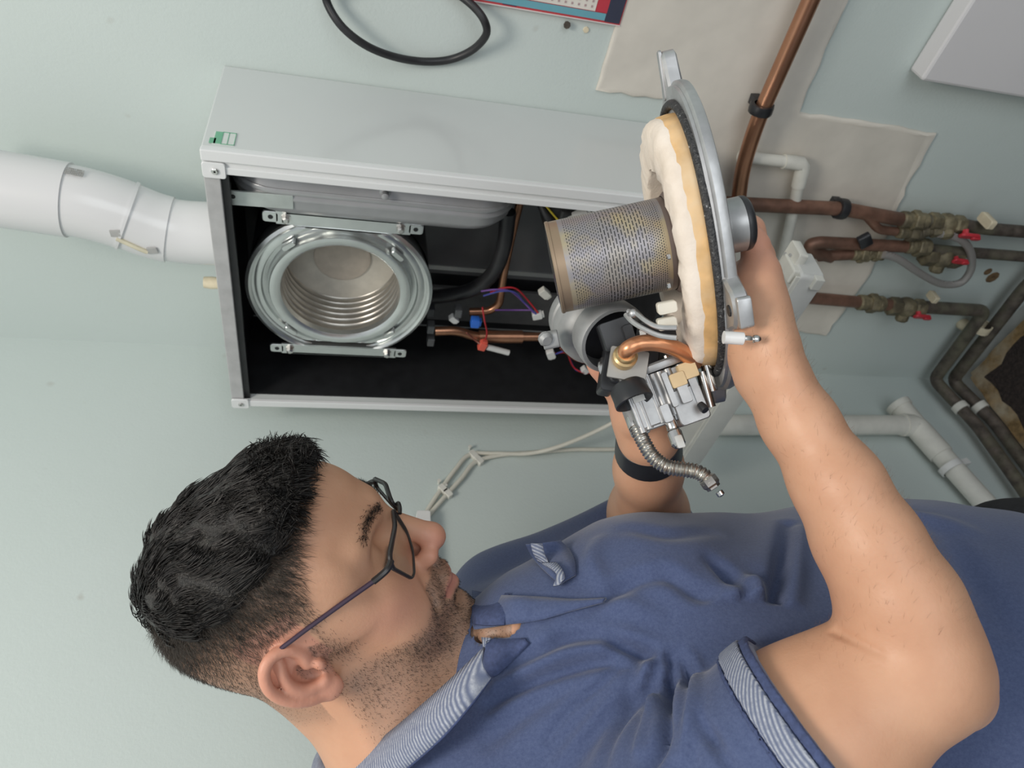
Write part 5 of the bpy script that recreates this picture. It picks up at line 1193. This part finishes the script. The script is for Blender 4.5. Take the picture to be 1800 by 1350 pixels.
# far collar leaf and placket facing
# chest pocket with gaping trim
def onshirt(x, y, lift=.0): 
    p = trace(sft, x, y); p = S(x, y, .612) if (p is None or (p[2] > .612 and x > 900)) else p; return p+np.array([0, .1, -1.])*lift
tr2 = lambda x, y, l: onshirt(x, y, l)
strip('placket', [tr2(834, 1102, .004), tr2(890, 1096, .003), tr2(950, 1087, .004), tr2(1008, 1070, .004), tr2(1062, 1055, .003)], [tr2(832, 1046, .004), tr2(890, 1044, .005), tr2(950, 1046, .006), tr2(1008, 1050, .006), tr2(1066, 1050, .003)], cl.m, shirt, .002, 8, 4, .004)
strip('far_collar', [tr2(834, 1092, .006), tr2(832, 1065, .006), tr2(832, 1036, .006)], [tr2(888, 1094, .006), tr2(892, 1066, .007), tr2(896, 1040, .006)], navy, shirt, .002, 8, 4, .004)
strip('collar_lining', [tr2(852, 1118, .004), tr2(885, 1122, .003), tr2(925, 1120, .003)], [tr2(858, 1182, .003), tr2(876, 1184, .002), tr2(932, 1128, .002)], navy, shirt, .002, 6, 3, .002)
strip('lining_edge', [tr2(849, 1116, .006), tr2(866, 1117, .006)], [tr2(853, 1135, .006), tr2(858, 1124, .006)], tr_.m, shirt, .002, 4, 2, .0)
pk = strip('chest_pocket', [onshirt(925, 954, .006), onshirt(940, 980, .008), onshirt(965, 1005, .008), onshirt(985, 1025, .004)], [onshirt(985, 950, .001), onshirt(1000, 965, .001), onshirt(1010, 985, .001), onshirt(1012, 1010, .001)], cl.m, shirt, .002, 8, 4, .004)
strip('pocket_trim', [onshirt(955, 982, .018), onshirt(968, 988, .018), onshirt(980, 1002, .016), onshirt(974, 1024, .010)], [onshirt(980, 980, .0185), onshirt(990, 992, .0180), onshirt(993, 1006, .016), onshirt(984, 1022, .0105)], tr_.m, shirt, .0022, 6, 2, .0)
strip('pocket_trim', [onshirt(936, 946, .020), onshirt(940, 962, .020), onshirt(950, 978, .018)], [onshirt(956, 946, .021), onshirt(960, 964, .021), onshirt(966, 978, .019)], tr_.m, shirt, .0022, 6, 2, .0)
# wristband, trousers
wb_d = unit(LE-LW); wbm = MB(); wc = LW+wb_d*.004
wbm.lathe(C2W(wc-wb_d*.004), VX(wb_d), [(.0275, 0), (.0295, .001), (.0315, .027), (.0300, .028), (.0270, .014), (.0275, 0)], 36, False)
wb = wbm.build('wristband', M['black_plastic'], person, True, sharp=50)
pf = Field(); pf.cone(S(1790, 994, .74), S(2150, 1000, .72), .070, .08, .03); pf.cone(S(1900, 1120, .64), S(2200, 1120, .62), .10, .10, .05)
TV, TF = polygonise(pf, (-.5, -.85, .36), (.1, -.36, .9), .006)
trs = mesh_obj('trousers', C2W(relax(TV, TF, 2)), TF[:, ::-1], simple('black_trousers', (.016, .016, .019), .9, var=.3, scale=200, bump=.2), person, True)
# glasses -------------------------------------------------------------------------------
gl = bpy.data.objects.new('glasses', None); link(gl, person, C2W(H(0, .1, .01))-wloc(person))
tag(gl, 'black half-framed glasses with thin temples')
fmat = simple('black_frame', (.020, .017, .017), .3, var=.2); tmat = simple('dark_violet_temple', (.055, .035, .060), .3, .3, var=.2)
def lensq(s):
    P = [(s*.0082, .1055, .0262), (s*.038, .1050, .0280), (s*.0665, .0945, .0262), (s*.0690, .0905, .0185), (s*.0575, .0925, -.0060), (s*.0500, .0945, -.0082), (s*.024, .0985, -.0070), (s*.0125, .1025, .0030)]
    Q = fillet([np.array(p) for p in P+P[:3]], .0055, 5); return Q[1+6:1+6*9]
gm = bpy.data.materials.new('lens_glass'); gm.use_nodes = True; nt = gm.node_tree; nt.nodes.clear()
out = nt.nodes.new('ShaderNodeOutputMaterial'); mx = nt.nodes.new('ShaderNodeMixShader'); tp_ = nt.nodes.new('ShaderNodeBsdfTransparent'); gs = nt.nodes.new('ShaderNodeBsdfGlossy'); gs.inputs['Roughness'].default_value = .03
fr_ = nt.nodes.new('ShaderNodeFresnel'); fr_.inputs[0].default_value = 1.35; tp_.inputs[0].default_value = (.93, .95, .94, 1)
mx.inputs[0].default_value = .05; nt.links.new(tp_.outputs[0], mx.inputs[1]); nt.links.new(gs.outputs[0], mx.inputs[2]); nt.links.new(mx.outputs[0], out.inputs[0])
for s in (1, -1):
    lq = [C2W(H(*p)) for p in lensq(s)]; rad = []
    for i in range(len(lq)):
        uu = hl(((lq[i]-CAM)@np.stack([RT, UP, FW], 1))[None])[0, 2]; rad.append(.0020 if uu > .014 else .0011)
    rad = list(np.convolve(np.array(rad+rad+rad), np.ones(7)/7, 'same')[len(rad):2*len(rad)])
    MB().tube(lq, rad, 8, True).build('rim', fmat, gl, True)
    c_ = np.mean(lq, 0); m_ = MB(); nn = VX(HM@np.array([0, 1., 0]))
    V = [c_+nn*.0006]+[p+nn*.0004 for p in lq]+[c_-nn*.0006]+[p-nn*.0004 for p in lq]; N_ = len(lq); F = []
    for i in range(N_):
        j = (i+1) % N_; F += [(0, 1+i, 1+j), (N_+1, N_+2+j, N_+2+i), (1+i, N_+2+i, N_+2+j, 1+j)]
    m_.add(V, F); m_.build('lens', gm, gl, True)
    hg = [(s*.0670, .0930, .0225), (s*.0735, .0880, .0220), (s*.0755, .0760, .0222)]
    MB().tube(spline([C2W(H(*p)) for p in hg], 5), [.0026]*11, 8).build('hinge', fmat, gl, True)
    tpz = [(s*.0755, .0780, .0222), (s*.0775, .045, .0245), (s*.0800, .010, .0265), (s*.0790, -.008, .0240), (s*.0770, -.024, .006)]
    tt = spline([C2W(H(*p)) for p in tpz], 6); MB().tube(tt, list(np.linspace(.0020, .0016, len(tt))), 8).build('temple', tmat, gl, True)
MB().tube(spline([C2W(H(*p)) for p in ((-.0088, .1075, .0200), (-.004, .1095, .0215), (.004, .1095, .0215), (.0088, .1075, .0200))], 5), .0018, 8).build('bridge', fmat, gl, True)
print('person', __import__('time').time()-t_0)
